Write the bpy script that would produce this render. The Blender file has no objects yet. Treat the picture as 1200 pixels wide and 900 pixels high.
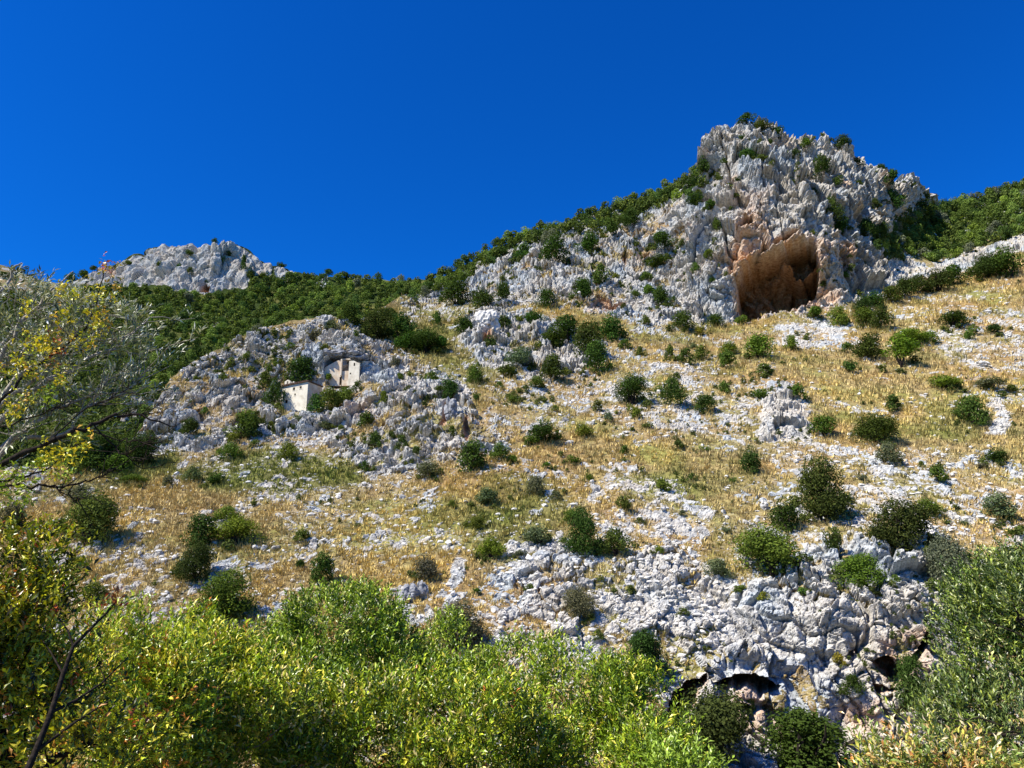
import bpy, math, random, time
import numpy as np
from mathutils import Vector
T0 = time.time()
R = math.radians
SC = bpy.context.scene
COL = SC.collection
rng = np.random.default_rng(7)
random.seed(7)

# ------------------------------------------------------------------ camera, sky, sun, exposure
PITCH = R(15.0)
FPX = 867.0                      # focal length in pixels of a 1200 px wide picture
cam_d = bpy.data.cameras.new('camera')
cam_d.sensor_width = 36.0
cam_d.lens = 36.0 * FPX / 1200.0
cam_d.clip_start = 0.1
cam_d.clip_end = 20000
cam = bpy.data.objects.new('camera', cam_d)
cam.location = (0, 0, 0)
cam.rotation_euler = (math.pi / 2 + PITCH, 0, 0)
COL.objects.link(cam)
SC.camera = cam

SUN_EL = R(51.0)
SUN_H = Vector((-0.87, -0.49, 0)).normalized()
SUN_DIR = Vector((SUN_H.x * math.cos(SUN_EL), SUN_H.y * math.cos(SUN_EL), math.sin(SUN_EL)))
w = bpy.data.worlds.new('World'); SC.world = w; w.use_nodes = True
nt = w.node_tree; nt.nodes.clear()
sky = nt.nodes.new('ShaderNodeTexSky'); sky.sky_type = 'NISHITA'; sky.sun_disc = False
sky.sun_elevation = SUN_EL
sky.sun_rotation = math.atan2(SUN_H.x, SUN_H.y)
sky.altitude = 600; sky.air_density = 1.0; sky.dust_density = 0.0; sky.ozone_density = 3.0
hs = nt.nodes.new('ShaderNodeHueSaturation'); hs.inputs['Saturation'].default_value = 1.30; hs.inputs['Value'].default_value = 1.0
mt = nt.nodes.new('ShaderNodeMix'); mt.data_type = 'RGBA'; mt.blend_type = 'MULTIPLY'; mt.inputs[0].default_value = 1.0
mt.inputs[7].default_value = (0.06, 0.60, 1.16, 1)
bg = nt.nodes.new('ShaderNodeBackground'); bg.inputs[1].default_value = 0.088
wo = nt.nodes.new('ShaderNodeOutputWorld')
nt.links.new(sky.outputs[0], hs.inputs['Color']); nt.links.new(hs.outputs[0], mt.inputs[6])
nt.links.new(mt.outputs[2], bg.inputs[0]); nt.links.new(bg.outputs[0], wo.inputs[0])

sl = bpy.data.lights.new('sun', 'SUN'); sl.energy = 5.0; sl.angle = R(0.5); sl.color = (1.0, 0.94, 0.83)
so = bpy.data.objects.new('sun', sl); so.rotation_euler = SUN_DIR.to_track_quat('Z', 'Y').to_euler()
so.location = (0, 0, 300); COL.objects.link(so)

SC.view_settings.view_transform = 'Standard'; SC.view_settings.look = 'None'
SC.view_settings.exposure = 0.82; SC.view_settings.gamma = 1.0
SC.cycles.max_bounces = 5; SC.cycles.diffuse_bounces = 3; SC.cycles.glossy_bounces = 1
SC.cycles.transmission_bounces = 2; SC.cycles.transparent_max_bounces = 4

# ------------------------------------------------------------------ numeric helpers
CP, SP = math.cos(PITCH), math.sin(PITCH)
def unproj(u, v, Y):
    """point at horizontal distance Y that is seen at picture position (u, v)"""
    a = (np.asarray(u, float) - 600) / FPX; b = (450 - np.asarray(v, float)) / FPX
    y = CP - b * SP; z = SP + b * CP
    return np.stack([a / y * Y, np.ones_like(a) * Y, z / y * Y], -1)
def depth_of(P):
    return P[..., 1] * CP + P[..., 2] * SP
def project(P):
    d = depth_of(P); up = -P[..., 1] * SP + P[..., 2] * CP
    return 600 + FPX * P[..., 0] / d, 450 - FPX * up / d
def _h(ix, iy, iz, s):
    h = (ix.astype(np.uint32) * np.uint32(374761393) + iy.astype(np.uint32) * np.uint32(668265263)
         + iz.astype(np.uint32) * np.uint32(2147483647) + np.uint32(s) * np.uint32(1274126177))
    h = (h ^ (h >> np.uint32(13))) * np.uint32(1274126177)
    h = (h ^ (h >> np.uint32(15))) * np.uint32(2246822519)
    return (h ^ (h >> np.uint32(16)))
def _hf(ix, iy, iz, s):
    return _h(ix, iy, iz, s).astype(np.float32) / np.float32(4294967295.0)
def noise(P, seed=0):
    """smooth value noise in -1..1"""
    Pi = np.floor(P).astype(np.int64); f = (P - Pi).astype(np.float32)
    f = f * f * f * (f * (f * 6 - 15) + 10)
    out = 0
    for dx in (0, 1):
        wx = f[:, 0] if dx else 1 - f[:, 0]
        for dy in (0, 1):
            wy = f[:, 1] if dy else 1 - f[:, 1]
            for dz in (0, 1):
                wz = f[:, 2] if dz else 1 - f[:, 2]
                out = out + wx * wy * wz * _hf(Pi[:, 0] + dx, Pi[:, 1] + dy, Pi[:, 2] + dz, seed)
    return out * 2 - 1
def fbm(P, oct=4, seed=0, gain=0.5):
    o = 0; a = 1; t = 0
    for i in range(oct):
        o = o + a * noise(P * (2.03 ** i) + 17.3 * i, seed + i); t += a; a *= gain
    return o / t
def ridged(P, oct=4, seed=0):
    o = 0; a = 1; t = 0
    for i in range(oct):
        o = o + a * (1 - np.abs(noise(P * (2.1 ** i) + 9.1 * i, seed + i)) * 2); t += a; a *= 0.55
    return o / t
def worley(P, seed=0):
    """F1, F2, random of nearest cell, vector from its centre"""
    Pi = np.floor(P).astype(np.int64); f = (P - Pi).astype(np.float32); n = len(P)
    f1 = np.full(n, 9, np.float32); f2 = np.full(n, 9, np.float32)
    rid = np.zeros(n, np.float32); rv = np.zeros((n, 3), np.float32); rh = np.zeros(n, np.uint32)
    for dx in (-1, 0, 1):
        for dy in (-1, 0, 1):
            for dz in (-1, 0, 1):
                a, b, c = Pi[:, 0] + dx, Pi[:, 1] + dy, Pi[:, 2] + dz
                h = _h(a, b, c, seed)
                ox = (h & np.uint32(1023)).astype(np.float32) / 1023
                oy = ((h >> np.uint32(10)) & np.uint32(1023)).astype(np.float32) / 1023
                oz = ((h >> np.uint32(20)) & np.uint32(1023)).astype(np.float32) / 1023
                vx = f[:, 0] - dx - ox; vy = f[:, 1] - dy - oy; vz = f[:, 2] - dz - oz
                d = vx * vx + vy * vy + vz * vz
                c1 = d < f1
                f2 = np.where(c1, f1, np.minimum(f2, d))
                f1 = np.where(c1, d, f1)
                rh = np.where(c1, h, rh)
                rv[:, 0] = np.where(c1, vx, rv[:, 0]); rv[:, 1] = np.where(c1, vy, rv[:, 1]); rv[:, 2] = np.where(c1, vz, rv[:, 2])
    rh = (rh ^ (rh >> np.uint32(11))) * np.uint32(2654435761)
    rid = (rh >> np.uint32(8)).astype(np.float32) / 16777215.0
    rd = np.stack([((rh >> np.uint32(k)) & np.uint32(255)).astype(np.float32) / 127.5 - 1 for k in (2, 12, 22)], -1)
    return np.sqrt(f1), np.sqrt(f2), rid, (rd * rv).sum(-1)
def sstep(a, b, x):
    t = np.clip((x - a) / (b - a), 0, 1); return t * t * (3 - 2 * t)
def sdpoly(u, v, poly):
    """signed distance (px), positive inside"""
    poly = np.array(poly, float); n = len(poly)
    d = np.full(u.shape, 1e9); ins = np.zeros(u.shape, bool)
    for i in range(n):
        x0, y0 = poly[i]; x1, y1 = poly[(i + 1) % n]
        ex, ey = x1 - x0, y1 - y0
        t = np.clip(((u - x0) * ex + (v - y0) * ey) / (ex * ex + ey * ey + 1e-9), 0, 1)
        d = np.minimum(d, (u - x0 - t * ex) ** 2 + (v - y0 - t * ey) ** 2)
        c = ((y0 > v) != (y1 > v))
        if ey != 0:
            ins ^= c & (u < ex * (v - y0) / ey + x0)
    d = np.sqrt(d)
    return np.where(ins, d, -d)
def tps(ctrl, u, v):
    c = np.array(ctrl, float); X = c[:, :2] / 400; y = np.log(c[:, 2]); n = len(c)
    def phi(r2): return 0.5 * r2 * np.log(r2 + 1e-12)
    K = phi(((X[:, None] - X[None]) ** 2).sum(-1)) + np.eye(n) * 0.004
    Pm = np.c_[np.ones(n), X]
    A = np.zeros((n + 3, n + 3)); A[:n, :n] = K; A[:n, n:] = Pm; A[n:, :n] = Pm.T
    s = np.linalg.solve(A, np.r_[y, 0, 0, 0])
    q = np.stack([u.ravel(), v.ravel()], -1) / 400; out = np.zeros(len(q))
    for i in range(0, len(q), 60000):
        qq = q[i:i + 60000]
        out[i:i + 60000] = phi(((qq[:, None] - X[None]) ** 2).sum(-1)) @ s[:n] + s[n] + qq @ s[n + 1:]
    return np.exp(out).reshape(u.shape)

# ------------------------------------------------------------------ mesh helpers
def fast_mesh(name, V, F, attrs=None, cols=None, smooth=False):
    V = np.asarray(V, np.float32); F = np.asarray(F, np.int32)
    me = bpy.data.meshes.new(name); k = F.shape[1]
    me.vertices.add(len(V)); me.vertices.foreach_set('co', V.ravel())
    me.loops.add(F.size); me.loops.foreach_set('vertex_index', F.ravel())
    me.polygons.add(len(F)); me.polygons.foreach_set('loop_start', np.arange(0, F.size, k, dtype=np.int32))
    me.polygons.foreach_set('loop_total', np.full(len(F), k, np.int32))
    me.update(calc_edges=True)
    me.polygons.foreach_set('use_smooth', np.full(len(F), smooth))
    for a, d in (attrs or {}).items():
        at = me.attributes.new(a, 'FLOAT', 'POINT'); at.data.foreach_set('value', np.asarray(d, np.float32).ravel())
    for a, d in (cols or {}).items():
        at = me.attributes.new(a, 'FLOAT_COLOR', 'POINT')
        c = np.c_[np.asarray(d, np.float32), np.ones(len(V), np.float32)]; at.data.foreach_set('color', c.ravel())
    return me
def link(name, me, mat=None, parent=None):
    o = bpy.data.objects.new(name, me); COL.objects.link(o)
    if mat and not me.materials: me.materials.append(mat)
    if parent: o.parent = parent
    return o
def tag(o, label=None, cat=None, group=None, kind=None):
    for k, x in (('label', label), ('category', cat), ('group', group), ('kind', kind)):
        if x: o[k] = x
    return o
def empty(name, loc, label, cat, group=None):
    o = bpy.data.objects.new(name, None); COL.objects.link(o); o.location = loc
    return tag(o, label, cat, group)
def tube(pts, radii, sides=6):
    """tapered tube along points; returns V, F (quads)"""
    pts = np.asarray(pts, float); n = len(pts); V = []
    t = np.gradient(pts, axis=0); t /= np.linalg.norm(t, axis=1)[:, None] + 1e-9
    ref = np.array([0, 0, 1.0]) if abs(t[0, 2]) < 0.9 else np.array([1.0, 0, 0])
    for i in range(n):
        a = np.cross(t[i], ref); a /= np.linalg.norm(a) + 1e-9; b = np.cross(t[i], a)
        ang = np.arange(sides) * 2 * math.pi / sides
        V.append(pts[i] + radii[i] * (np.cos(ang)[:, None] * a + np.sin(ang)[:, None] * b))
    V = np.concatenate(V); F = []
    for i in range(n - 1):
        for j in range(sides):
            k = (j + 1) % sides
            F.append((i * sides + j, i * sides + k, (i + 1) * sides + k, (i + 1) * sides + j))
    return V, np.array(F)
def join(parts):
    V = []; F = []; o = 0
    for v, f in parts:
        V.append(v); F.append(f + o); o += len(v)
    return np.concatenate(V), np.concatenate(F)
def wob(p0, p1, n, amp, sag=0.0):
    p0 = np.asarray(p0, float); p1 = np.asarray(p1, float); t = np.linspace(0, 1, n)[:, None]
    L = np.linalg.norm(p1 - p0)
    q = p0 + (p1 - p0) * t + rng.normal(0, amp * L, (n, 3)) * np.sin(t * math.pi) + np.array([0, 0, 1]) * sag * L * np.sin(t * math.pi)
    return q

# ------------------------------------------------------------------ materials
def new_mat(name):
    m = bpy.data.materials.new(name); m.use_nodes = True; m.node_tree.nodes.clear(); return m
class NB:
    def __init__(s, m): s.t = m.node_tree
    def n(s, typ, **kw):
        x = s.t.nodes.new(typ)
        for k, v in kw.items():
            if k.startswith('_'): setattr(x, k[1:], v)
        return x
    def l(s, a, b): s.t.links.new(a, b)
    def attr(s, name, out='Fac'):
        x = s.t.nodes.new('ShaderNodeAttribute'); x.attribute_name = name; return x.outputs[out]
    def noise(s, vec, scale, detail=4, rough=0.6, out=0):
        x = s.t.nodes.new('ShaderNodeTexNoise'); x.inputs['Scale'].default_value = scale
        x.inputs['Detail'].default_value = detail; x.inputs['Roughness'].default_value = rough
        s.l(vec, x.inputs['Vector']); return x.outputs[out]
    def ramp(s, fac, stops, interp='LINEAR'):
        x = s.t.nodes.new('ShaderNodeValToRGB'); x.color_ramp.interpolation = interp
        e = x.color_ramp.elements
        while len(e) < len(stops): e.new(0.5)
        for i, (p, c) in enumerate(stops):
            e[i].position = p; e[i].color = (*c, 1) if len(c) == 3 else c
        s.l(fac, x.inputs[0]); return x.outputs[0]
    def mix(s, fac, a, b, mode='MIX'):
        x = s.t.nodes.new('ShaderNodeMix'); x.data_type = 'RGBA'; x.blend_type = mode
        for sock, v in ((x.inputs[0], fac), (x.inputs[6], a), (x.inputs[7], b)):
            if hasattr(v, 'default_value') or hasattr(v, 'links'): s.l(v, sock)
            elif isinstance(v, (int, float)): sock.default_value = v
            else: sock.default_value = (*v, 1)
        return x.outputs[2]
    def math(s, op, a, b=None, clamp=False):
        x = s.t.nodes.new('ShaderNodeMath'); x.operation = op; x.use_clamp = clamp
        for i, v in enumerate((a, b)):
            if v is None: continue
            if isinstance(v, (int, float)): x.inputs[i].default_value = v
            else: s.l(v, x.inputs[i])
        return x.outputs[0]
    def rng(s, v, a, b, c=0, d=1):
        x = s.t.nodes.new('ShaderNodeMapRange'); s.l(v, x.inputs[0])
        for i, q in enumerate((a, b, c, d)): x.inputs[i + 1].default_value = q
        return x.outputs[0]
def gray(x): return (x, x, x)

def terrain_material():
    m = new_mat('limestone_and_dry_grass'); b = NB(m)
    geo = b.n('ShaderNodeNewGeometry'); pos = geo.outputs['Position']
    # limestone
    n1 = b.noise(pos, 0.09, 5, 0.6); n2 = b.noise(pos, 0.9, 6, 0.7); n3 = b.noise(pos, 3.2, 4, 0.7)
    rock = b.ramp(n2, [(0.30, (0.20, 0.19, 0.175)), (0.44, (0.43, 0.415, 0.39)), (0.56, (0.60, 0.58, 0.54)), (0.8, (0.70, 0.68, 0.63))])
    blue = b.ramp(n1, [(0.38, (0.84, 0.92, 1.0)), (0.50, (1, 0.985, 0.95)), (0.66, (1.0, 0.94, 0.85))])
    rock = b.mix(1.0, rock, blue, 'MULTIPLY')
    stain = b.ramp(n3, [(0.36, gray(0.40)), (0.5, gray(1.0))])
    rock = b.mix(0.8, rock, stain, 'MULTIPLY')
    och = b.ramp(n2, [(0.3, (0.28, 0.12, 0.05)), (0.45, (0.52, 0.30, 0.16)), (0.60, (0.66, 0.46, 0.30)), (0.8, (0.72, 0.60, 0.46))])
    rock = b.mix(b.attr('ochre'), rock, och)
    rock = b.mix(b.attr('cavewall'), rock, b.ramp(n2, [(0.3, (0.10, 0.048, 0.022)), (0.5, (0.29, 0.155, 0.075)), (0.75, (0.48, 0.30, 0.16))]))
    # soil and matted dry grass
    g1 = b.noise(pos, 0.06, 4, 0.6); g2 = b.noise(pos, 0.8, 6, 0.75); g3 = b.noise(pos, 4.0, 3, 0.7)
    soil = b.ramp(g2, [(0.30, (0.12, 0.085, 0.045)), (0.45, (0.27, 0.20, 0.095)), (0.58, (0.43, 0.33, 0.15)), (0.75, (0.58, 0.46, 0.24))])
    tint = b.ramp(g1, [(0.38, (0.98, 0.86, 0.78)), (0.5, (1, 1, 1)), (0.64, (0.78, 0.95, 0.62))])
    soil = b.mix(1.0, soil, tint, 'MULTIPLY')
    soil = b.mix(b.math('MULTIPLY', b.attr('green'), 0.85), soil, b.ramp(g2, [(0.3, (0.05, 0.065, 0.02)), (0.55, (0.14, 0.165, 0.035)), (0.8, (0.30, 0.30, 0.07))]))
    soil = b.mix(0.55, soil, b.ramp(g3, [(0.35, gray(0.45)), (0.55, gray(1.0))]), 'MULTIPLY')
    pale = b.ramp(b.noise(pos, 2.2, 5, 0.8), [(0.52, gray(0.0)), (0.60, gray(1.0))])
    soil = b.mix(b.math('MULTIPLY', pale, b.attr('scree')), soil, (0.52, 0.48, 0.42))
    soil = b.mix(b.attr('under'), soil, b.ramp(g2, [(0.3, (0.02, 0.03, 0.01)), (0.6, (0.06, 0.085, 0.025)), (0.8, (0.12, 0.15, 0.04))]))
    # fine edge of rock against soil
    e = b.math('ADD', b.attr('rock'), b.math('MULTIPLY', b.math('SUBTRACT', g2, 0.5), 0.9))
    fac = b.rng(e, 0.42, 0.56)
    colr = b.mix(fac, soil, rock)
    bmp = b.n('ShaderNodeBump'); bmp.inputs['Strength'].default_value = 0.8; bmp.inputs['Distance'].default_value = 0.5
    b.l(b.math('ADD', n2, b.math('MULTIPLY', n3, 0.35)), bmp.inputs['Height'])
    d = b.n('ShaderNodeBsdfDiffuse'); b.l(colr, d.inputs[0]); b.l(bmp.outputs[0], d.inputs['Normal']); d.inputs['Roughness'].default_value = 0.6
    o = b.n('ShaderNodeOutputMaterial'); b.l(d.outputs[0], o.inputs[0])
    return m
def crown_material():
    m = new_mat('hill_foliage'); b = NB(m)
    oi = b.n('ShaderNodeObjectInfo')
    lr = b.attr('leaf_rand')
    c = b.mix(1.0, oi.outputs['Color'], b.ramp(lr, [(0, (0.50, 0.55, 0.5)), (0.6, (1.0, 1.0, 1.0)), (0.93, (1.45, 1.35, 1.2)), (1, (1.9, 1.6, 1.1))]), 'MULTIPLY')
    d = b.n('ShaderNodeBsdfDiffuse'); t = b.n('ShaderNodeBsdfTranslucent'); b.l(c, d.inputs[0]); b.l(b.mix(1.0, c, (1.2, 1.3, 0.5), 'MULTIPLY'), t.inputs[0])
    x = b.n('ShaderNodeMixShader'); x.inputs[0].default_value = 0.22; b.l(d.outputs[0], x.inputs[1]); b.l(t.outputs[0], x.inputs[2])
    o = b.n('ShaderNodeOutputMaterial'); b.l(x.outputs[0], o.inputs[0]); return m
def leaf_material(name, gloss=0.04, trans=0.35, rough=0.4):
    m = new_mat(name); b = NB(m)
    c = b.attr('leaf_color', 'Color')
    d = b.n('ShaderNodeBsdfDiffuse'); t = b.n('ShaderNodeBsdfTranslucent'); b.l(c, d.inputs[0]); b.l(b.mix(1.0, c, (1.25, 1.25, 0.5), 'MULTIPLY'), t.inputs[0])
    x = b.n('ShaderNodeMixShader'); x.inputs[0].default_value = trans; b.l(d.outputs[0], x.inputs[1]); b.l(t.outputs[0], x.inputs[2])
    g = b.n('ShaderNodeBsdfGlossy'); g.inputs['Roughness'].default_value = rough
    y = b.n('ShaderNodeMixShader'); y.inputs[0].default_value = gloss; b.l(x.outputs[0], y.inputs[1]); b.l(g.outputs[0], y.inputs[2])
    o = b.n('ShaderNodeOutputMaterial'); b.l(y.outputs[0], o.inputs[0]); return m
def simple(name, stops, scale, bump=0.3, detail=5):
    m = new_mat(name); b = NB(m); geo = b.n('ShaderNodeNewGeometry')
    n = b.noise(geo.outputs['Position'], scale, detail, 0.65)
    d = b.n('ShaderNodeBsdfDiffuse'); b.l(b.ramp(n, stops), d.inputs[0])
    bp = b.n('ShaderNodeBump'); bp.inputs['Strength'].default_value = bump; bp.inputs['Distance'].default_value = 0.05
    b.l(n, bp.inputs['Height']); b.l(bp.outputs[0], d.inputs['Normal'])
    o = b.n('ShaderNodeOutputMaterial'); b.l(d.outputs[0], o.inputs[0]); return m
def attr_mat(name, aname):
    m = new_mat(name); b = NB(m); d = b.n('ShaderNodeBsdfDiffuse'); b.l(b.attr(aname, 'Color'), d.inputs[0])
    o = b.n('ShaderNodeOutputMaterial'); b.l(d.outputs[0], o.inputs[0]); return m
M_TERR = terrain_material()
M_CROWN = crown_material()
M_LEAF = leaf_material('broad_leaf', 0.04, 0.19, 0.35)
M_SILVER = leaf_material('silver_leaf', 0.08, 0.10, 0.4)
M_GRASS = attr_mat('dry_grass_blades', 'grass_color')
M_BARK = simple('dark_bark', [(0.3, (0.012, 0.010, 0.008)), (0.7, (0.05, 0.04, 0.033))], 30)
M_PALEBARK = simple('pale_bark', [(0.3, (0.16, 0.14, 0.11)), (0.7, (0.46, 0.42, 0.36))], 25)
M_STONE = simple('loose_limestone', [(0.3, (0.36, 0.345, 0.32)), (0.5, (0.56, 0.545, 0.51)), (0.75, (0.68, 0.66, 0.62))], 1.6)
M_GROUND = simple('valley_soil', [(0.3, (0.05, 0.06, 0.02)), (0.5, (0.12, 0.10, 0.05)), (0.7, (0.25, 0.20, 0.10))], 0.5)

# ------------------------------------------------------------------ the near hillside
SKY_A = [(-70, 560), (0, 552), (60, 549), (110, 547), (140, 537), (165, 505), (200, 441), (235, 418), (270, 402), (290, 394), (320, 384), (345, 376), (370, 374),
         (392, 371), (410, 376), (430, 372), (455, 356), (480, 344), (505, 333), (540, 312), (570, 298), (600, 284), (640, 268), (680, 254), (720, 243),
         (760, 228), (800, 211), (816, 202), (822, 180), (826, 163), (836, 153), (850, 152), (870, 146), (885, 144), (905, 150), (918, 158), (930, 167),
         (950, 168), (975, 172), (995, 181), (1012, 188), (1030, 202), (1048, 208), (1064, 207), (1078, 214), (1090, 228), (1100, 240), (1125, 238),
         (1150, 230), (1175, 222), (1200, 214), (1270, 200)]
CTRL_A = [(-60, 900, 70), (-60, 700, 92), (-60, 600, 112), (-60, 545, 130),
    (0, 960, 64), (300, 960, 64), (600, 960, 64), (900, 960, 72), (1200, 960, 70),
    (0, 700, 92), (0, 600, 112), (0, 550, 128), (150, 545, 131), (300, 700, 93), (300, 600, 113), (300, 545, 130), (150, 620, 108),
    (165, 505, 150), (200, 440, 164), (250, 500, 150), (290, 395, 178), (400, 372, 190), (345, 475, 162), (400, 452, 168), (400, 425, 169), (400, 525, 139), (450, 545, 131),
    (300, 440, 172), (480, 450, 164), (520, 410, 197), (540, 480, 149), (470, 375, 222), (455, 356, 240), (505, 333, 285),
    (600, 700, 91), (600, 600, 111), (600, 500, 144), (600, 430, 180), (600, 350, 238), (600, 284, 290), (540, 370, 222), (550, 312, 290),
    (700, 400, 205), (700, 330, 243), (700, 249, 298), (800, 382, 222), (800, 300, 252), (800, 211, 292), (750, 350, 238),
    (450, 820, 77), (750, 700, 92), (750, 600, 111), (750, 500, 144), (800, 430, 183),
    (900, 870, 83), (900, 780, 86), (950, 720, 90), (1050, 870, 83), (1050, 700, 91), (900, 660, 98), (790, 780, 84), (800, 860, 80), (1000, 640, 101), (1080, 650, 100), (1000, 780, 85),
    (900, 600, 111), (900, 500, 143), (900, 430, 180), (900, 388, 222), (870, 376, 232), (960, 366, 234),
    (868, 300, 237), (960, 300, 240), (915, 270, 240), (900, 235, 246), (880, 195, 256), (870, 146, 272), (930, 167, 280), (830, 160, 272), (818, 240, 256), (835, 330, 236), (820, 368, 234),
    (1000, 335, 243), (1000, 260, 262), (990, 185, 285), (1050, 210, 300), (1050, 275, 290), (1030, 318, 262), (1085, 228, 320), (1040, 355, 240),
    (1110, 242, 370), (1200, 216, 400), (1110, 295, 300), (1200, 292, 270), (1200, 335, 236), (1110, 350, 236), (1110, 410, 196), (1200, 410, 196),
    (1200, 500, 144), (1050, 500, 144), (1200, 600, 112), (1200, 700, 94), (1200, 880, 76), (1260, 210, 410), (1260, 300, 270), (1260, 410, 196), (1260, 600, 112), (1260, 880, 76)]
POLY = {
 'peak': [(796, 300), (803, 225), (822, 150), (870, 130), (930, 150), (1000, 168), (1066, 195), (1100, 235), (1060, 252), (1032, 288), (1052, 330), (1020, 352), (985, 364), (950, 362), (862, 378), (830, 380), (795, 374)],
 'midrock': [(575, 300), (640, 272), (700, 262), (760, 240), (820, 205), (815, 380), (770, 384), (715, 372), (640, 358), (560, 352), (500, 362), (470, 372), (480, 352)],
 'crag_mid': [(545, 372), (575, 352), (640, 372), (700, 392), (720, 420), (690, 445), (640, 450), (600, 430), (560, 425), (538, 398)],
 'outcrop': [(150, 530), (195, 445), (240, 412), (290, 390), (400, 366), (440, 388), (480, 420), (540, 440), (560, 480), (600, 505), (590, 530), (540, 540), (480, 562), (420, 550), (370, 520), (320, 510), (290, 512), (230, 535)],
 'midscree': [(600, 440), (700, 430), (740, 410), (860, 440), (900, 430), (950, 470), (950, 520), (870, 520), (800, 525), (740, 520), (690, 480), (620, 520), (560, 500)],
 'smallcrag': [(884, 518), (892, 480), (912, 448), (926, 450), (948, 482), (952, 512), (920, 520)],
 'below_cave': [(905, 402), (915, 378), (960, 374), (1000, 382), (990, 404), (940, 408)],
 'lowcliff': [(775, 800), (800, 770), (850, 745), (860, 700), (900, 668), (960, 640), (1000, 622), (1060, 640), (1100, 660), (1130, 700), (1120, 960), (860, 960), (780, 960)],
 'lowcliff_side': [(690, 690), (740, 650), (800, 640), (860, 680), (865, 760), (800, 800), (745, 775), (700, 740)],
 'strip_a': [(560, 720), (600, 640), (660, 625), (700, 660), (770, 690), (790, 760), (740, 780), (640, 770)],
 'ledge': [(1035, 302), (1060, 298), (1090, 315), (1140, 292), (1200, 274), (1270, 268), (1270, 300), (1200, 296), (1165, 305), (1130, 322), (1090, 328), (1050, 332)],
 'midstrip': [(690, 580), (720, 540), (790, 560), (830, 600), (820, 660), (760, 650), (700, 620)],
 'right_a': [(930, 560), (960, 520), (1040, 520), (1140, 530), (1270, 560), (1270, 700), (1120, 720), (1060, 660), (1000, 640), (930, 610)],
 'right_b': [(1060, 400), (1140, 370), (1270, 350), (1270, 420), (1160, 440)],
 'right_path': [(1158, 470), (1170, 465), (1186, 490), (1180, 510), (1150, 512), (1168, 492)],
 'path': [(530, 655), (537, 648), (545, 655), (542, 685), (528, 700), (526, 680)],
 'slab': [(1062, 628), (1072, 612), (1090, 612), (1100, 620), (1100, 636), (1080, 642)],
 'left_band': [(300, 560), (420, 560), (470, 580), (400, 620), (330, 660), (300, 700), (270, 600)],
 'left_low': [(20, 640), (60, 620), (180, 640), (200, 720), (100, 720)],
}
COVER = [('right_a', 0.43, 14), ('left_band', 0.38, 14), ('left_low', 0.5, 12), ('midrock', 0.80, 6), ('crag_mid', 0.90, 6), ('outcrop', 0.76, 8), ('midscree', 0.48, 14),
         ('strip_a', 0.70, 10), ('midstrip', 0.58, 10), ('lowcliff_side', 0.80, 12), ('right_b', 0.52, 10), ('below_cave', 0.85, 4), ('ledge', 0.97, 3), ('lowcliff', 0.93, 10), ('peak', 1.0, 5),
         ('smallcrag', 1.0, 3), ('right_path', 0.95, 3), ('path', 0.95, 2), ('slab', 1.0, 2)]
CAVES = [  # outline, depth in metres, soft edge in px
 ([(867, 376), (864, 350), (864, 326), (868, 314), (880, 307), (893, 302), (906, 304), (916, 297), (930, 292), (946, 289), (955, 297), (954, 308), (960, 324), (958, 336), (949, 352), (946, 359), (916, 365), (905, 368), (888, 374), (874, 377)], 24.0, 5.5),
 ([(780, 818), (800, 804), (829, 789), (827, 802), (816, 815), (812, 830), (803, 850), (800, 875), (788, 875), (784, 838)], 9.0, 7),
 ([(834, 803), (845, 796), (856, 791), (880, 789), (900, 795), (916, 803), (906, 812), (894, 815), (888, 824), (879, 818), (870, 810), (862, 813), (852, 806), (846, 816)], 8.0, 5),
 ([(850, 820), (862, 826), (884, 830), (872, 843), (860, 840)], 2.5, 5),
 ([(1020, 777), (1040, 771), (1051, 784), (1062, 774), (1071, 762), (1079, 744), (1088, 752), (1080, 768), (1070, 778), (1062, 790), (1048, 802), (1036, 792)], 6.0, 5),
 ([(1020, 800), (1032, 796), (1040, 806), (1054, 800), (1050, 812), (1024, 810)], 2.0, 4),
 ([(990, 765), (1006, 754), (1006, 764), (996, 771)], 2.0, 3),
 ([(870, 262), (880, 259), (884, 264), (876, 272), (862, 278)], 4.0, 4),
 ([(902, 285), (920, 280), (938, 276), (936, 284), (915, 292)], 3.0, 4),
 ([(1018, 255), (1028, 249), (1032, 256), (1026, 262)], 5.0, 4),
 ([(976, 285), (990, 288), (996, 295), (984, 295)], 4.0, 4),
 ([(727, 300), (735, 293), (737, 305), (731, 317)], 6.0, 4), ([(750, 302), (762, 296), (765, 301), (752, 307)], 4.0, 3),
 ([(690, 358), (702, 343), (720, 352), (735, 356), (728, 364), (705, 362)], 3.0, 4),
 ([(378, 436), (380, 428), (388, 420), (400, 414), (409, 417), (418, 423), (426, 430), (422, 446), (404, 452), (386, 448)], 3.2, 5),
 ([(566, 398), (578, 390), (580, 405), (572, 410)], 3.0, 4),
 ([(512, 498), (522, 470), (530, 462), (534, 478), (522, 500)], 2.5, 4), ([(540, 505), (547, 478), (552, 500), (548, 518)], 3.0, 4),
]
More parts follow.
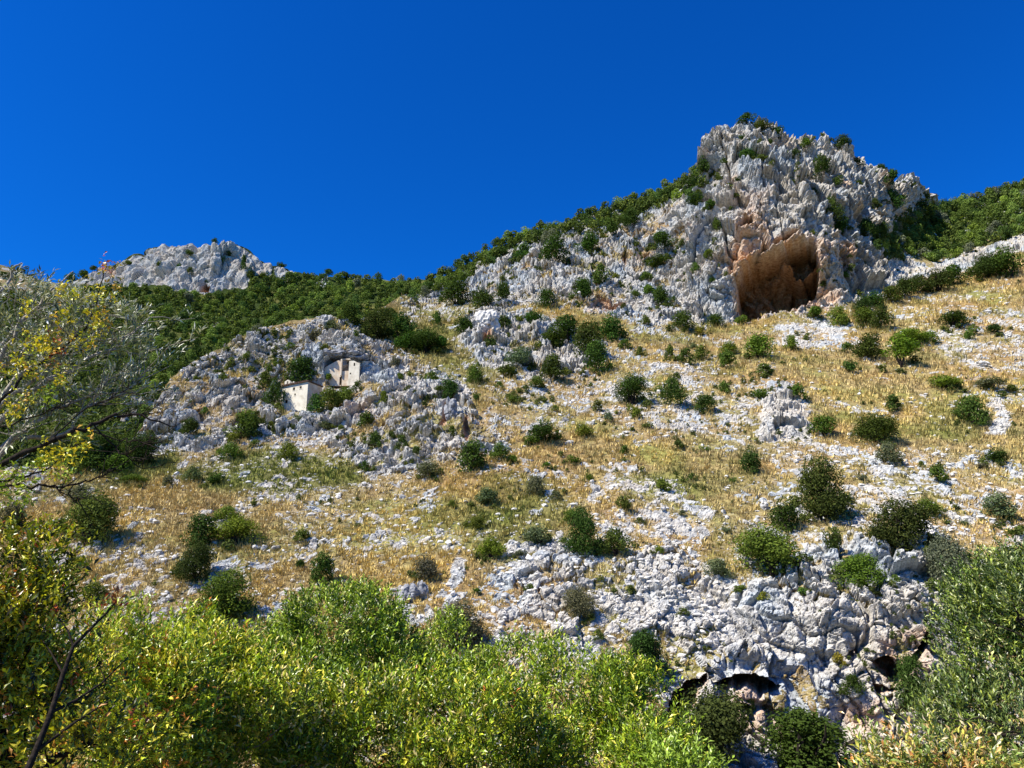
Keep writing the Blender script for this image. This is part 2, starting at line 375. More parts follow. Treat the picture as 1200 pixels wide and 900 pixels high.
OCHRE = [([(864, 380), (860, 300), (866, 262), (880, 248), (896, 262), (900, 285), (930, 284), (950, 286), (962, 300), (966, 330), (976, 345), (990, 352), (975, 368), (940, 364), (900, 372)], 0.72, 8),
         ([(975, 290), (990, 290), (998, 308), (992, 318), (978, 312)], 0.9, 5), ([(905, 168), (915, 170), (912, 190), (904, 185)], 0.7, 4),
         ([(405, 488), (420, 475), (436, 470), (436, 485), (420, 492)], 0.45, 6), ([(745, 300), (765, 290), (768, 302), (750, 310)], 0.6, 5),
         ([(860, 815), (890, 800), (905, 830), (930, 850), (900, 868), (860, 850)], 0.55, 10), ([(985, 830), (1030, 820), (1040, 850), (1000, 870)], 0.6, 8),
         ([(1030, 755), (1060, 745), (1085, 745), (1090, 790), (1050, 800), (1030, 780)], 0.7, 8), ([(970, 280), (1000, 300), (1010, 330), (985, 335)], 0.25, 10),
         ([(690, 355), (705, 358), (710, 372), (695, 378)], 0.4, 5), ([(850, 215), (900, 230), (900, 262), (870, 250)], 0.3, 10), ([(870, 376), (905, 366), (912, 374), (880, 382)], 0.35, 3)]
GREEN = [([(230, 545), (330, 520), (420, 545), (430, 570), (330, 585), (240, 575)], 0.9, 12), ([(540, 600), (600, 590), (640, 560), (680, 600), (650, 640), (560, 660)], 0.55, 14),
         ([(1020, 240), (1100, 235), (1200, 215), (1200, 275), (1130, 288), (1080, 300), (1020, 300)], 0.9, 6), ([(480, 330), (600, 270), (830, 190), (830, 225), (720, 262), (600, 300), (500, 345)], 0.9, 6),
         ([(120, 530), (200, 520), (230, 560), (130, 570)], 0.8, 10), ([(1080, 470), (1150, 470), (1150, 520), (1090, 515)], 0.5, 8), ([(430, 360), (560, 340), (620, 400), (560, 470), (480, 420)], 0.5, 20),
         ([(720, 560), (800, 540), (800, 580), (740, 590)], 0.6, 12), ([(830, 600), (900, 620), (900, 680), (830, 690)], 0.35, 14)]

W1 = [(-20, 345), (60, 350), (120, 338), (180, 340), (240, 350), (290, 342), (300, 330), (320, 328), (345, 324), (400, 327), (470, 328), (520, 330), (460, 362), (400, 380), (330, 392), (280, 408), (225, 430), (190, 460), (160, 520), (100, 560), (-20, 560)]
W2 = [(470, 338), (500, 322), (560, 296), (600, 276), (650, 262), (700, 246), (760, 226), (826, 200), (826, 216), (770, 243), (715, 262), (660, 272), (620, 292), (570, 312), (520, 340), (480, 348)]
W3 = [(1052, 252), (1100, 240), (1160, 226), (1210, 212), (1210, 268), (1160, 284), (1120, 300), (1090, 304), (1066, 296), (1036, 300), (1016, 296), (1022, 278)]
NC, NR = 985, 600
us = np.linspace(-66, 1266, NC)
sk = np.interp(us, [p[0] for p in SKY_A], [p[1] for p in SKY_A])
uu3 = np.stack([us / 9, us * 0, us * 0], -1)
rough = np.where((us > 800) & (us < 1100), 5.0, 2.0)
sk = sk + fbm(uu3, 4, 91) * rough
tt = np.linspace(0, 1, NR)
U = np.repeat(us[None], NR, 0)
kern = np.exp(-0.5 * (np.arange(-90, 91) / 30.0) ** 2); kern /= kern.sum()
sks = np.convolve(np.pad(sk, 90, mode='edge'), kern, 'valid')
Vv = 962 + (sks[None] - 962) * tt[:, None] + (sk - sks)[None] * tt[:, None] ** 5
Y = tps(CTRL_A, U, Vv)
uf, vf = U.ravel(), Vv.ravel()
P0 = unproj(U, Vv, Y).reshape(-1, 3)
scale_m = (depth_of(P0) / FPX)

def grid_normals(P, nr, nc):
    G = P.reshape(nr, nc, 3); du = np.gradient(G, axis=1); dv = np.gradient(G, axis=0)
    n = np.cross(du, dv); n /= np.linalg.norm(n, axis=-1, keepdims=True) + 1e-9
    n = np.where((n * G).sum(-1, keepdims=True) > 0, -n, n)
    return n.reshape(-1, 3)
N0 = grid_normals(P0, NR, NC)

# warped picture positions so outlines of rock areas are ragged
wu = uf + 9 * fbm(P0 / 6.0, 3, 5); wv = vf + 9 * fbm(P0 / 6.0 + 40, 3, 6)
cover = 0.20 + 0.42 * fbm(P0 / 7.0, 4, 21) + 0.22 * noise(P0 / 24.0, 33)
for nm, val, soft in COVER:
    s = sstep(-soft, soft, sdpoly(wu, wv, POLY[nm]))
    cover = cover * (1 - s) + s * (val - 0.04 + (0.55 * fbm(P0 / 6.0, 3, 50) if val < 0.97 else 0))
solid = np.zeros(len(uf))
for nm in ('peak', 'crag_mid', 'outcrop', 'smallcrag', 'lowcliff', 'ledge', 'midrock', 'lowcliff_side', 'strip_a', 'slab'):
    k = {'peak': 1, 'crag_mid': 0.8, 'outcrop': 0.75, 'smallcrag': 0.8, 'lowcliff': 0.9, 'ledge': 0.7, 'midrock': 0.7, 'lowcliff_side': 0.6, 'strip_a': 0.35, 'slab': 0.5}[nm]
    solid = np.maximum(solid, k * sstep(-8, 14, sdpoly(wu, wv, POLY[nm])))
far = np.clip(scale_m / 0.28, 0.3, 1.2)         # 1 at the peak
warp = np.stack([fbm(P0 / 5, 2, 61), fbm(P0 / 5, 2, 62), fbm(P0 / 5, 2, 63)], -1)
Q = P0 + 1.1 * warp
def facets(X, size, seed, zs=1.0, crack=0.10):
    """broken faces: every cell is its own tilted plane, with a cleft between cells"""
    a, b, rr, tl = worley(X / (size * np.array([1, 1, zs])), seed)
    return size * (0.62 * tl + 0.16 * (rr - 0.5)), sstep(0, crack, b - a), rr
hA, crA, rA = facets(Q, 8.5, 1, 1.6, 0.07)
hB, crB, rB = facets(Q + 5, 3.4, 2, 1.25, 0.09)
hC, crC, rC = facets(Q + 9, 1.45, 3, 1.1, 0.14)
hD, crD, rD = facets(P0 + 3, 0.62, 4, 1.0, 0.25)
big = ridged(P0 / np.array([13, 13, 26]), 3, 71)
crease = 1 - np.abs(noise(Q / np.array([9, 9, 24]), 73))
crease2 = 1 - np.abs(noise(Q / np.array([4.5, 4.5, 9]) + 31, 74))
saw = np.mod((P0[:, 2] + 3.5 * fbm(P0 / 14, 2, 75) + 0.25 * P0[:, 0]) / 7.5, 1)
disp_rock = (solid * (2.4 * big + 1.1 * hA - 1.3 * (1 - crA) + 1.0 * (saw - 0.5) - 3.0 * sstep(0.88, 1, crease) - 1.4 * sstep(0.90, 1, crease2)) * (0.35 + 0.65 * far)
             + (0.35 + 0.65 * solid) * (1.0 * hB - 0.55 * (1 - crB)) * (0.6 + 0.4 * far)
             + 0.68 * hC - 0.34 * (1 - crC) + 0.5 * hD - 0.10 * (1 - crD) + 0.16 * fbm(P0 / 0.8, 2, 56))

# which cells stand out as bare rock
sel = 0.40 * rB + 0.40 * rC + 0.20 * rD
thr = np.interp(1 - np.clip(cover, 0, 1), [0, 0.05, 0.2, 0.35, 0.5, 0.65, 0.8, 1.0], [-0.3, 0.12, 0.30, 0.42, 0.50, 0.58, 0.70, 1.05])
rockiness = sstep(-0.05, 0.05, sel - thr)
# cracks hold soil and tufts where the ground is not solid cliff
hold = (1 - crB) * np.clip(1.25 - cover, 0, 1) * 1.2 + (1 - crC) * 0.6 * np.clip(1.1 - cover, 0, 1)
rock = np.clip(rockiness - hold, 0, 1)
ground_relief = 0.35 * fbm(P0 / 2.5, 3, 81) + 0.8 * fbm(P0 / 14, 2, 84)
disp = ground_relief + rock * (0.18 + 0.25 * solid + (0.55 + 0.45 * solid) * np.clip(disp_rock, -7, 8)) + (1 - rock) * 0.35 * solid * disp_rock
# ledges and gullies of the peak
pk = sstep(-4, 20, sdpoly(uf, vf, POLY['peak']))
disp += pk * (4.5 * fbm(P0 / np.array([16, 20, 40]), 2, 97) + 1.3 * ridged(P0 / np.array([6, 6, 18]), 2, 98) - 3.0 * sstep(0.90, 1, crease) )
lc = sstep(-4, 30, sdpoly(uf, vf, POLY['lowcliff']))
disp += lc * (1.6 * ridged(P0 / np.array([5, 5, 7.0]), 2, 99) - 1.2 * sstep(0.9, 1, crease2))
pad = np.maximum(sstep(-6, 2, sdpoly(uf, vf, [(328, 448), (378, 446), (378, 472), (365, 478), (328, 479)])), sstep(-4, 2, sdpoly(uf, vf, [(382, 436), (420, 436), (420, 456), (382, 456)])))
disp = disp * (1 - pad) - 1.2 * pad
toward = -np.stack([P0[:, 0], P0[:, 1], np.zeros(len(P0))], -1); toward /= np.linalg.norm(toward, axis=1)[:, None]
N1 = N0 + toward * (0.35 + 0.9 * solid)[:, None]; N1 /= np.linalg.norm(N1, axis=1)[:, None]
P1 = P0 + N1 * disp[:, None]
# caves: pushed into the hill, with a lip above
ochre = np.zeros(len(uf)); incave = np.zeros(len(uf))
dirn = np.stack([P0[:, 0], P0[:, 1], np.zeros(len(P0))], -1); dirn /= np.linalg.norm(dirn, axis=1)[:, None]
wob_u = uf + 5.0 * fbm(P0 / 4.0, 4, 15); wob_v = vf + 5.0 * fbm(P0 / 4.0, 4, 16)
wob_u = wob_u + 4.0 * fbm(P0 / 1.3, 3, 17) * (vf > 700); wob_v = wob_v + 6.0 * fbm(P0 / 1.3, 3, 18) * (vf > 700)
for i, (pl, dep, soft) in enumerate(CAVES):
    pa = np.array(pl); bb = (uf > pa[:, 0].min() - 40) & (uf < pa[:, 0].max() + 40) & (vf > pa[:, 1].min() - 40) & (vf < pa[:, 1].max() + 40)
    idx = np.where(bb)[0]
    s = sdpoly(wob_u[idx], wob_v[idx], pl)
    push = dep * sstep(0, 1, np.clip(s / soft, 0, 1) ** 0.8)
    if i == 0:   # sunlit shelf hanging inside the great cave, back wall bulges
        q = uf[idx]; r = vf[idx]
        shelf = np.interp(q, [908, 918, 935, 948, 958], [306, 312, 324, 319, 310])
        push *= 1 - 0.80 * np.exp(-((r - shelf) / 3.6) ** 2) * sstep(905, 916, q)
        push *= 0.80 + 0.20 * sstep(300, 350, r)
        push -= (2.2 * fbm(P0[idx] / 4.5, 3, 44) + 0.8 * hB[idx]) * sstep(3, 8, s)
        push += 3.0 * np.exp(-((q - 876) / 9.0) ** 2 - ((r - 362) / 12.0) ** 2)
    lip = np.exp(-((s + 3) / 4.0) ** 2) * (s < 0) * sstep(0, 8, pa[:, 1].mean() - vf[idx] + 4)
    P1[idx] += dirn[idx] * (push - lip * (3.5 if i == 0 else 0.0 if pa[0, 1] > 700 else min(dep * 0.25, 1.4)))[:, None]
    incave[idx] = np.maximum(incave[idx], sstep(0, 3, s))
for pl, val, soft in OCHRE:
    s = sdpoly(wu, wv, pl); ochre = np.maximum(ochre, val * sstep(-soft, soft * 0.6, s) * (0.75 + 0.6 * fbm(P0 / 2.2, 3, 18)))
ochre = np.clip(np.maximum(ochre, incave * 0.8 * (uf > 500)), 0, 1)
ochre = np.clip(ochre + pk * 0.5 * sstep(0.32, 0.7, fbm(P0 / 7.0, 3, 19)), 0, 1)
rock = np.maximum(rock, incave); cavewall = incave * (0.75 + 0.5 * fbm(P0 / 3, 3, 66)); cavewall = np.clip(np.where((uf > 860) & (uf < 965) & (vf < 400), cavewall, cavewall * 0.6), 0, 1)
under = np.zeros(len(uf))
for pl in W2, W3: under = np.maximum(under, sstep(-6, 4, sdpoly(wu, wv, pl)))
green = np.zeros(len(uf))
for pl, val, soft in GREEN:
    green = np.maximum(green, val * sstep(-soft, soft, sdpoly(wu, wv, pl)))
green = np.clip(green + 0.45 * sstep(0.12, 0.5, fbm(P0 / 10.0, 3, 27)), 0, 1)
scree = np.clip(sstep(0.15, 0.5, cover) * 0.9, 0, 1)

PA = P1.reshape(NR, NC, 3)
ROCK = rock.reshape(NR, NC); COVERG = cover.reshape(NR, NC); GREENG = green.reshape(NR, NC); SOLID = solid.reshape(NR, NC)
# far side behind the skyline, and a skirt under the bottom edge
back = []
top = PA[-1]; d_h = np.stack([top[:, 0], top[:, 1], np.zeros(NC)], -1); d_h /= np.linalg.norm(d_h, axis=1)[:, None]
for k in range(1, 15):
    q = k / 14
    p = top + d_h * (3 + 70 * q ** 1.4) - np.array([0, 0, 1]) * (0.6 + 75 * q ** 1.7) * np.linspace(1, 1, NC)[:, None]
    p = p + fbm(p / 7.0, 3, 40)[:, None] * np.array([0, 0, 1]) * 1.6
    back.append(p)
bot = PA[0]
skirt = [bot + np.array([0, -4 * k, -4 * k]) for k in (2, 1)]
PT = np.concatenate([np.array(skirt), PA, np.array(back)])
def ext(a, v_bot, v_top): return np.concatenate([np.repeat(a[:1] * 0 + v_bot, 2, 0), a, np.repeat(a[-1:] * 1.0, 14, 0)])
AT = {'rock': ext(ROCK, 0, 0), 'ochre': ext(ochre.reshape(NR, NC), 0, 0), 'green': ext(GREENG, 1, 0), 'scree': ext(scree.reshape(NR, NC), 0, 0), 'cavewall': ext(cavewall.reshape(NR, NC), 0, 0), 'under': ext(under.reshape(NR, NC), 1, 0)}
NRt = PT.shape[0]
ii = np.arange(NRt * NC).reshape(NRt, NC)
F = np.stack([ii[:-1, :-1], ii[:-1, 1:], ii[1:, 1:], ii[1:, :-1]], -1).reshape(-1, 4)
# face regions
fr = np.clip(F[:, 0] // NC - 2, 0, NR - 1); fc = F[:, 0] % NC
fu = U[fr, fc]; fv = Vv[fr, fc]
reg = np.zeros(len(F), int)
for k, nm in enumerate(('outcrop', 'lowcliff', 'peak')):
    reg[sdpoly(fu, fv, POLY[nm]) > 0] = k + 1
VT = PT.reshape(-1, 3); ATf = {k: a.reshape(-1) for k, a in AT.items()}
for k, (nm, lb) in enumerate((('hillside', 'stony slope of dry golden grass and scattered white limestone facing the valley'),
                             ('hillside_outcrop', 'pale limestone outcrop around the white chapel and the walled hermitage'),
                             ('hillside_lower_cliff', 'low grey limestone cliff with dark overhangs under the stony slope'),
                             ('hillside_peak', 'rocky grey and ochre limestone peak with the great cave mouth at its foot'))):
    f = F[reg == k]; used, inv = np.unique(f, return_inverse=True)
    me = fast_mesh(nm, VT[used], inv.reshape(-1, 4), {a: x[used] for a, x in ATf.items()})
    tag(link(nm, me, M_TERR), lb, None, None, 'structure')
print('hill A', round(time.time() - T0, 1))

def on_A(u, v):
    c = int(round((u + 66) / 1332 * (NC - 1))); c = min(max(c, 0), NC - 1)
    return PA[int(np.argmin(np.abs(Vv[:, c] - v))), c]

# ------------------------------------------------------------------ the far wooded hillside
SKY_B = [(-70, 300), (0, 309), (20, 316), (50, 330), (80, 331), (100, 324), (122, 314), (142, 308), (154, 299), (172, 292), (192, 287), (214, 287), (232, 286), (250, 286), (278, 284),
         (290, 291), (300, 303), (318, 312), (330, 312), (345, 318), (360, 321), (385, 325), (420, 327), (470, 329), (520, 325), (560, 316), (640, 300)]
CTRL_B = [(-60, 560, 235), (0, 560, 235), (150, 560, 232), (300, 560, 232), (600, 560, 232), (0, 470, 300), (150, 470, 300), (300, 450, 330), (500, 450, 330), (0, 400, 400), (200, 400, 410), (400, 380, 440), (600, 380, 420),
          (0, 345, 540), (150, 342, 560), (250, 344, 560), (330, 342, 570), (450, 345, 560), (0, 312, 600), (60, 330, 590), (110, 318, 585), (190, 300, 575), (260, 284, 575), (330, 313, 610), (420, 327, 650), (600, 310, 560), (-60, 302, 600)]
CLIFF_B = [(95, 330), (110, 318), (150, 305), (190, 285), (260, 275), (298, 300), (316, 312), (318, 325), (300, 322), (290, 337), (262, 340), (238, 345), (205, 340), (180, 334), (140, 336)]
NCb, NRb = 400, 190
ub = np.linspace(-66, 640, NCb)
skb = np.interp(ub, [p[0] for p in SKY_B], [p[1] for p in SKY_B]) + fbm(np.stack([ub / 7, ub * 0, ub * 0], -1), 4, 92) * np.where((ub > 90) & (ub < 340), 1.8, 1.2)
Ub = np.repeat(ub[None], NRb, 0); Vb = 565 + (skb[None] - 565) * (np.linspace(0, 1, NRb)[:, None] ** 0.85)
Yb = tps(CTRL_B, Ub, Vb)
B0 = unproj(Ub, Vb, Yb).reshape(-1, 3); NB0 = grid_normals(B0, NRb, NCb)
wub = Ub.ravel() + 5 * fbm(B0 / 14, 3, 7); wvb = Vb.ravel() + 4 * fbm(B0 / 14 + 9, 3, 8)
cb = sstep(-3, 4, sdpoly(wub, wvb, CLIFF_B))
small = [([(262, 333), (276, 331), (272, 340), (262, 338)]), ([(318, 318), (345, 316), (352, 324), (330, 332)]), ([(370, 330), (386, 328), (388, 338), (376, 338)]), ([(243, 380), (270, 374), (268, 382), (246, 388)]), ([(155, 470), (185, 450), (185, 490), (140, 500)])]
for pl in small: cb = np.maximum(cb, 0.9 * sstep(-2, 2, sdpoly(wub, wvb, pl)))
b1, b2, rb, tb = worley(B0 * np.array([1, 1, .6]) / 13, 11); b3, b4, rb2, tb2 = worley(B0 * np.array([1, 1, .7]) / 5, 12)
dB = 0.75 * cb * (5.5 * ridged(B0 / np.array([20, 20, 45]), 3, 13) - 5 * sstep(.88, 1, 1 - np.abs(noise(B0 / np.array([16, 16, 50]), 17))) + 2 * (rb - .5) + 7 * tb - 3.0 * (1 - sstep(0, .2, b2 - b1)) + 0.8 * (rb2 - .5) + 2.8 * tb2 - 1.2 * (1 - sstep(0, .25, b4 - b3))) + 1.6 * fbm(B0 / 12, 3, 14)
B1 = B0 + NB0 * dB[:, None]
cv = sstep(0, 3, sdpoly(Ub.ravel(), Vb.ravel(), [(232, 343), (234, 333), (241, 330), (246, 338), (244, 344)]))
B1 += np.array([0, 1, 0]) * (cv * 9)[:, None]
leftdry = sstep(-20, 20, sdpoly(wub, wvb, [(-70, 300), (0, 300), (60, 326), (120, 322), (110, 345), (60, 350), (-70, 345)]))
PB = B1.reshape(NRb, NCb, 3)
topb = PB[-1]; bk = [topb + np.array([0, 1, 0]) * (4 + 90 * (k / 8)) - np.array([0, 0, 1]) * (1 + 70 * (k / 8) ** 1.5) for k in range(1, 9)]
PBt = np.concatenate([PB, np.array(bk)]); nrt = PBt.shape[0]
ib = np.arange(nrt * NCb).reshape(nrt, NCb); Fb = np.stack([ib[:-1, :-1], ib[:-1, 1:], ib[1:, 1:], ib[1:, :-1]], -1).reshape(-1, 4)
def eb(a): a = a.reshape(NRb, NCb); return np.concatenate([a, np.repeat(a[-1:], 8, 0)]).ravel()
rkb = np.clip(cb, 0, 1); 
sel_b = sstep(0.62, 0.70, rb2); rkb = np.maximum(rkb, 0.8 * sel_b * (leftdry > 0.3))
fbr = np.clip(Fb[:, 0] // NCb, 0, NRb - 1); fbc = Fb[:, 0] % NCb
inB = sdpoly(Ub[fbr, fbc], Vb[fbr, fbc], CLIFF_B) > 0
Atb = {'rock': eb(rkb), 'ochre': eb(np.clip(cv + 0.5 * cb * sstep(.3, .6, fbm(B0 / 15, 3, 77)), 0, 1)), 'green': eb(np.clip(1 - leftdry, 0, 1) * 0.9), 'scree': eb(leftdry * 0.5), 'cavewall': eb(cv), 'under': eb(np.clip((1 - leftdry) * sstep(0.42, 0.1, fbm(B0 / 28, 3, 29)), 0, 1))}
for msk, nm, lb in ((~inB, 'far_hill', 'distant wooded hillside behind the near slope'), (inB, 'far_hill_crag', 'distant white limestone crag crowning the wooded hillside')):
    f = Fb[msk]; used, inv = np.unique(f, return_inverse=True)
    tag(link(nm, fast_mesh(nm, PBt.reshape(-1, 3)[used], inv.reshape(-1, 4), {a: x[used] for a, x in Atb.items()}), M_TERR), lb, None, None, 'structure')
def on_B(u, v):
    c = int(round((u + 66) / 706 * (NCb - 1))); c = min(max(c, 0), NCb - 1)
    q = (565 - v) / (565 - skb[c]); r = int(round(np.clip(q, 0, 1) ** (1 / 0.85) * (NRb - 1))); return PB[min(r, NRb - 1), c]

# ------------------------------------------------------------------ valley floor
def ground_z(x, y):
    return -1.7 - 19.0 * sstep(1.5, 46, np.asarray(y, float))
gx = np.concatenate([np.linspace(-4000, -200, 12), np.linspace(-160, 160, 60), np.linspace(200, 4000, 12)])
gy = np.concatenate([np.linspace(-4000, -60, 10), np.linspace(-40, 150, 70), np.linspace(200, 6000, 14)])
GX, GY = np.meshgrid(gx, gy); GZ = ground_z(GX, GY)
GP = np.stack([GX, GY, GZ], -1).reshape(-1, 3); GP[:, 2] += np.where(np.abs(GP[:, 0]) < 150, 0.35 * fbm(GP / 6, 3, 2), 0)
ig = np.arange(len(gx) * len(gy)).reshape(len(gy), len(gx)); Fg = np.stack([ig[:-1, :-1], ig[:-1, 1:], ig[1:, 1:], ig[1:, :-1]], -1).reshape(-1, 4)
tag(link('ground', fast_mesh('ground', GP, Fg, smooth=True), M_GROUND), 'valley floor of soil and low growth below the slope', None, None, 'structure')
print('hills', round(time.time() - T0, 1))

# ------------------------------------------------------------------ loose stones and grass
def rot_z(a): 
    c, s = np.cos(a), np.sin(a); z = np.zeros_like(a); o = np.ones_like(a)
    return np.stack([np.stack([c, -s, z], -1), np.stack([s, c, z], -1), np.stack([z, z, o], -1)], -2)
ICO_V = []; g = (1 + 5 ** .5) / 2
for a in (-1, 1):
    for b_ in (-g, g): ICO_V += [(a, b_, 0), (0, a, b_), (b_, 0, a)]
ICO_V = np.array(ICO_V, float) / math.hypot(1, g)
import itertools
el = 2 / math.hypot(1, g) * 1.01
ICO_F = []
for a, b_, c in itertools.combinations(range(12), 3):
    if all(np.linalg.norm(ICO_V[p] - ICO_V[q]) < el for p, q in ((a, b_), (b_, c), (a, c))):
        n = np.cross(ICO_V[b_] - ICO_V[a], ICO_V[c] - ICO_V[a]); ICO_F.append((a, b_, c) if n @ ICO_V[a] > 0 else (a, c, b_))
ICO_F = np.array(ICO_F)
vis = np.zeros((NR, NC), bool); vis[20:-3, 20:-20] = True
flat_mask = vis & (SOLID < 0.5)
def pick(weight, n):
    p = (weight * vis).ravel(); p = p / p.sum(); idx = rng.choice(NR * NC, n, replace=True, p=p); return PA.reshape(-1, 3)[idx], idx
SM = scale_m.reshape(NR, NC)
wS = np.clip(COVERG, 0.08, 0.75) * (SOLID < 0.75) * (SM < 0.30) * SM ** 0.5
ps, idx = pick(wS, 8500)
n = len(ps); sz = (0.085 + 0.19 * rng.random(n) ** 3 ) * (0.75 + 1.6 * SM.ravel()[idx] / 0.25)
V = ICO_V[None] * (1 + rng.normal(0, 0.22, (n, 12, 1))) * np.stack([1.0 + rng.random(n) * 0.7, 0.8 + rng.random(n) * .4, 0.5 + rng.random(n) * 0.5], -1)[:, None] * sz[:, None, None]
V = np.einsum('nij,nkj->nki', rot_z(rng.random(n) * 6.28), V) + ps[:, None] + np.array([0, 0, 0.05])
Fs = (ICO_F[None] + (np.arange(n) * 12)[:, None, None]).reshape(-1, 3)
tag(link('scree', fast_mesh('scree', V.reshape(-1, 3), Fs), M_STONE), 'loose white limestone pieces strewn over the dry slope', 'scree', None, 'stuff')

wG = np.clip(1.05 - COVERG * 1.3, 0.02, 1) * (ROCK < 0.3) * (SOLID < 0.9) * SM ** 0.4 * (SM < 0.34)
ps, idx = pick(wG, 40000)
n = len(ps); nb = 7
sc_ = (0.32 + 0.35 * rng.random(n)) * (0.6 + 1.7 * SM.ravel()[idx] / 0.25)
ang = rng.random((n, nb)) * 6.28; lean = 0.25 + 0.55 * rng.random((n, nb)); hh = sc_[:, None] * (0.6 + 0.6 * rng.random((n, nb))); wd = sc_[:, None] * 0.11
basep = ps[:, None] + np.stack([np.cos(ang), np.sin(ang), np.zeros_like(ang)], -1) * (sc_ * 0.25)[:, None, None] - np.array([0, 0, 0.08])
tip = basep + np.stack([np.cos(ang) * lean * hh, np.sin(ang) * lean * hh - 0.1 * hh, hh], -1)
sd = np.stack([-np.sin(ang), np.cos(ang), np.zeros_like(ang)], -1) * wd[..., None]
V = np.stack([basep - sd, basep + sd, tip], 2).reshape(-1, 3)
Fs = np.arange(len(V)).reshape(-1, 3)
gn = np.clip(GREENG.ravel()[idx] + rng.normal(0, 0.12, n), 0, 1)[:, None]
gold = np.array([0.72, 0.54, 0.18]); tan = np.array([0.55, 0.43, 0.21]); grn = np.array([0.20, 0.23, 0.05])
pn = np.clip(0.5 + 0.9 * fbm(ps / 12, 3, 31), 0, 1)[:, None]
cg = (gold * pn + tan * (1 - pn)) * (1 - gn) + grn * gn; cg = cg * (0.65 + 0.6 * rng.random((n, 1)))
tag(link('dry_grass', fast_mesh('dry_grass', V, Fs, cols={'grass_color': np.repeat(cg, nb * 3, 0)}), M_GRASS), 'tufts of dry golden grass growing over the slope', 'grass', None, 'stuff')
print('stones, grass', round(time.time() - T0, 1))

# ------------------------------------------------------------------ shrub and tree crowns
def crown_mesh(name, nq, size, seed, lumps=16, tall=1.0, ragged=0.15):
    r = np.random.default_rng(seed)
    c = []; rad = []
    for i in range(lumps):
        a = r.random() * 6.28; h = r.random() ** 0.8; rr = 0.33 * (1 - 0.75 * h ** 2.2) * r.random() ** 0.4
        c.append((math.cos(a) * rr, math.sin(a) * rr, 0.16 + 0.60 * h)); rad.append(0.13 + 0.11 * r.random())
    c = np.array(c); rad = np.array(rad)
    w_ = rad ** 2; k = r.choice(lumps, nq, p=w_ / w_.sum())
    d = r.normal(0, 1, (nq, 3)); d /= np.linalg.norm(d, axis=1)[:, None]
    rr = rad[k] * (1 - 0.35 * r.random(nq) ** 2 + ragged * r.random(nq) ** 6 * 3)
    p = c[k] + d * rr[:, None]; p[:, 2] = np.maximum(p[:, 2], 0.0 + 0.05 * r.random(nq))
    nrm = d + 0.55 * r.normal(0, 1, (nq, 3)) + np.array([0, 0, 0.15]); nrm /= np.linalg.norm(nrm, axis=1)[:, None]
    a = np.cross(nrm, r.normal(0, 1, (nq, 3))); a /= np.linalg.norm(a, axis=1)[:, None]; b = np.cross(nrm, a)
    s = size * (0.6 + 0.8 * r.random(nq))[:, None]
    V = np.stack([p - a * s, p - b * s * 0.6, p + a * s, p + b * s * 0.6], 1).reshape(-1, 3)
    F = np.arange(nq * 4).reshape(-1, 4)
    lr = np.repeat(np.clip(r.random(nq) * 0.8 + 0.2 * r.random(lumps)[k], 0, 1), 4)
    me = fast_mesh(name, V, F, {'leaf_rand': lr}); me.materials.append(M_CROWN); return me
SMALL = [crown_mesh('crown_small', 900, 0.045, 100 + i, 9 + i % 4) for i in range(7)]
MID = [crown_mesh('crown_mid', 2600, 0.028, 200 + i, 16) for i in range(5)]
BIG = [crown_mesh('crown_big', 9000, 0.0165, 300 + i, 26) for i in range(5)]
TINY = [crown_mesh('crown_tiny', 200, 0.085, 400 + i, 7) for i in range(4)]
def trunk_mesh(seed):
    r = np.random.default_rng(seed); parts = []
    for i in range(4):
        a = r.random() * 6.28; e = np.array([math.cos(a) * 0.2, math.sin(a) * 0.2, 0.5 + 0.2 * r.random()])
        parts.append(tube(wob((0.02 * math.cos(a), 0.02 * math.sin(a), -0.1), e, 5, 0.05), [0.03, 0.024, 0.018, 0.012, 0.006], 5))
    V, F = join(parts); me = fast_mesh('trunk', V, F); me.materials.append(M_BARK); return me
TRUNKS = [trunk_mesh(i) for i in range(3)]
HUE = {'D': (0.050, 0.084, 0.019), 'G': (0.095, 0.138, 0.026), 'B': (0.135, 0.185, 0.028), 'O': (0.115, 0.130, 0.070), 'Y': (0.22, 0.21, 0.03)}
HN = {'D': 'dark green', 'G': 'green', 'B': 'bright green', 'O': 'grey-green', 'Y': 'yellowish'}
LAND = [('the great cave', 910, 335), ('the white chapel', 343, 460), ('the walled hermitage', 402, 434), ('the rocky summit', 885, 150), ('the standing tree with bare trunk', 1056, 422),
        ('the round tree with black shadow', 103, 614), ('the pointed grey crag', 920, 484), ('the two black bushes', 767, 460), ('the lower cliff overhangs', 870, 805), ('the tall dark bush', 683, 632),
        ('the black thicket', 470, 390), ('the far white crag', 235, 312), ('the long rock ledge', 1140, 300), ('the large oval bush', 965, 577), ('the broad dark bush', 1060, 622), ('the bare pale path', 537, 670), ('the chain of green bushes', 240, 655)]
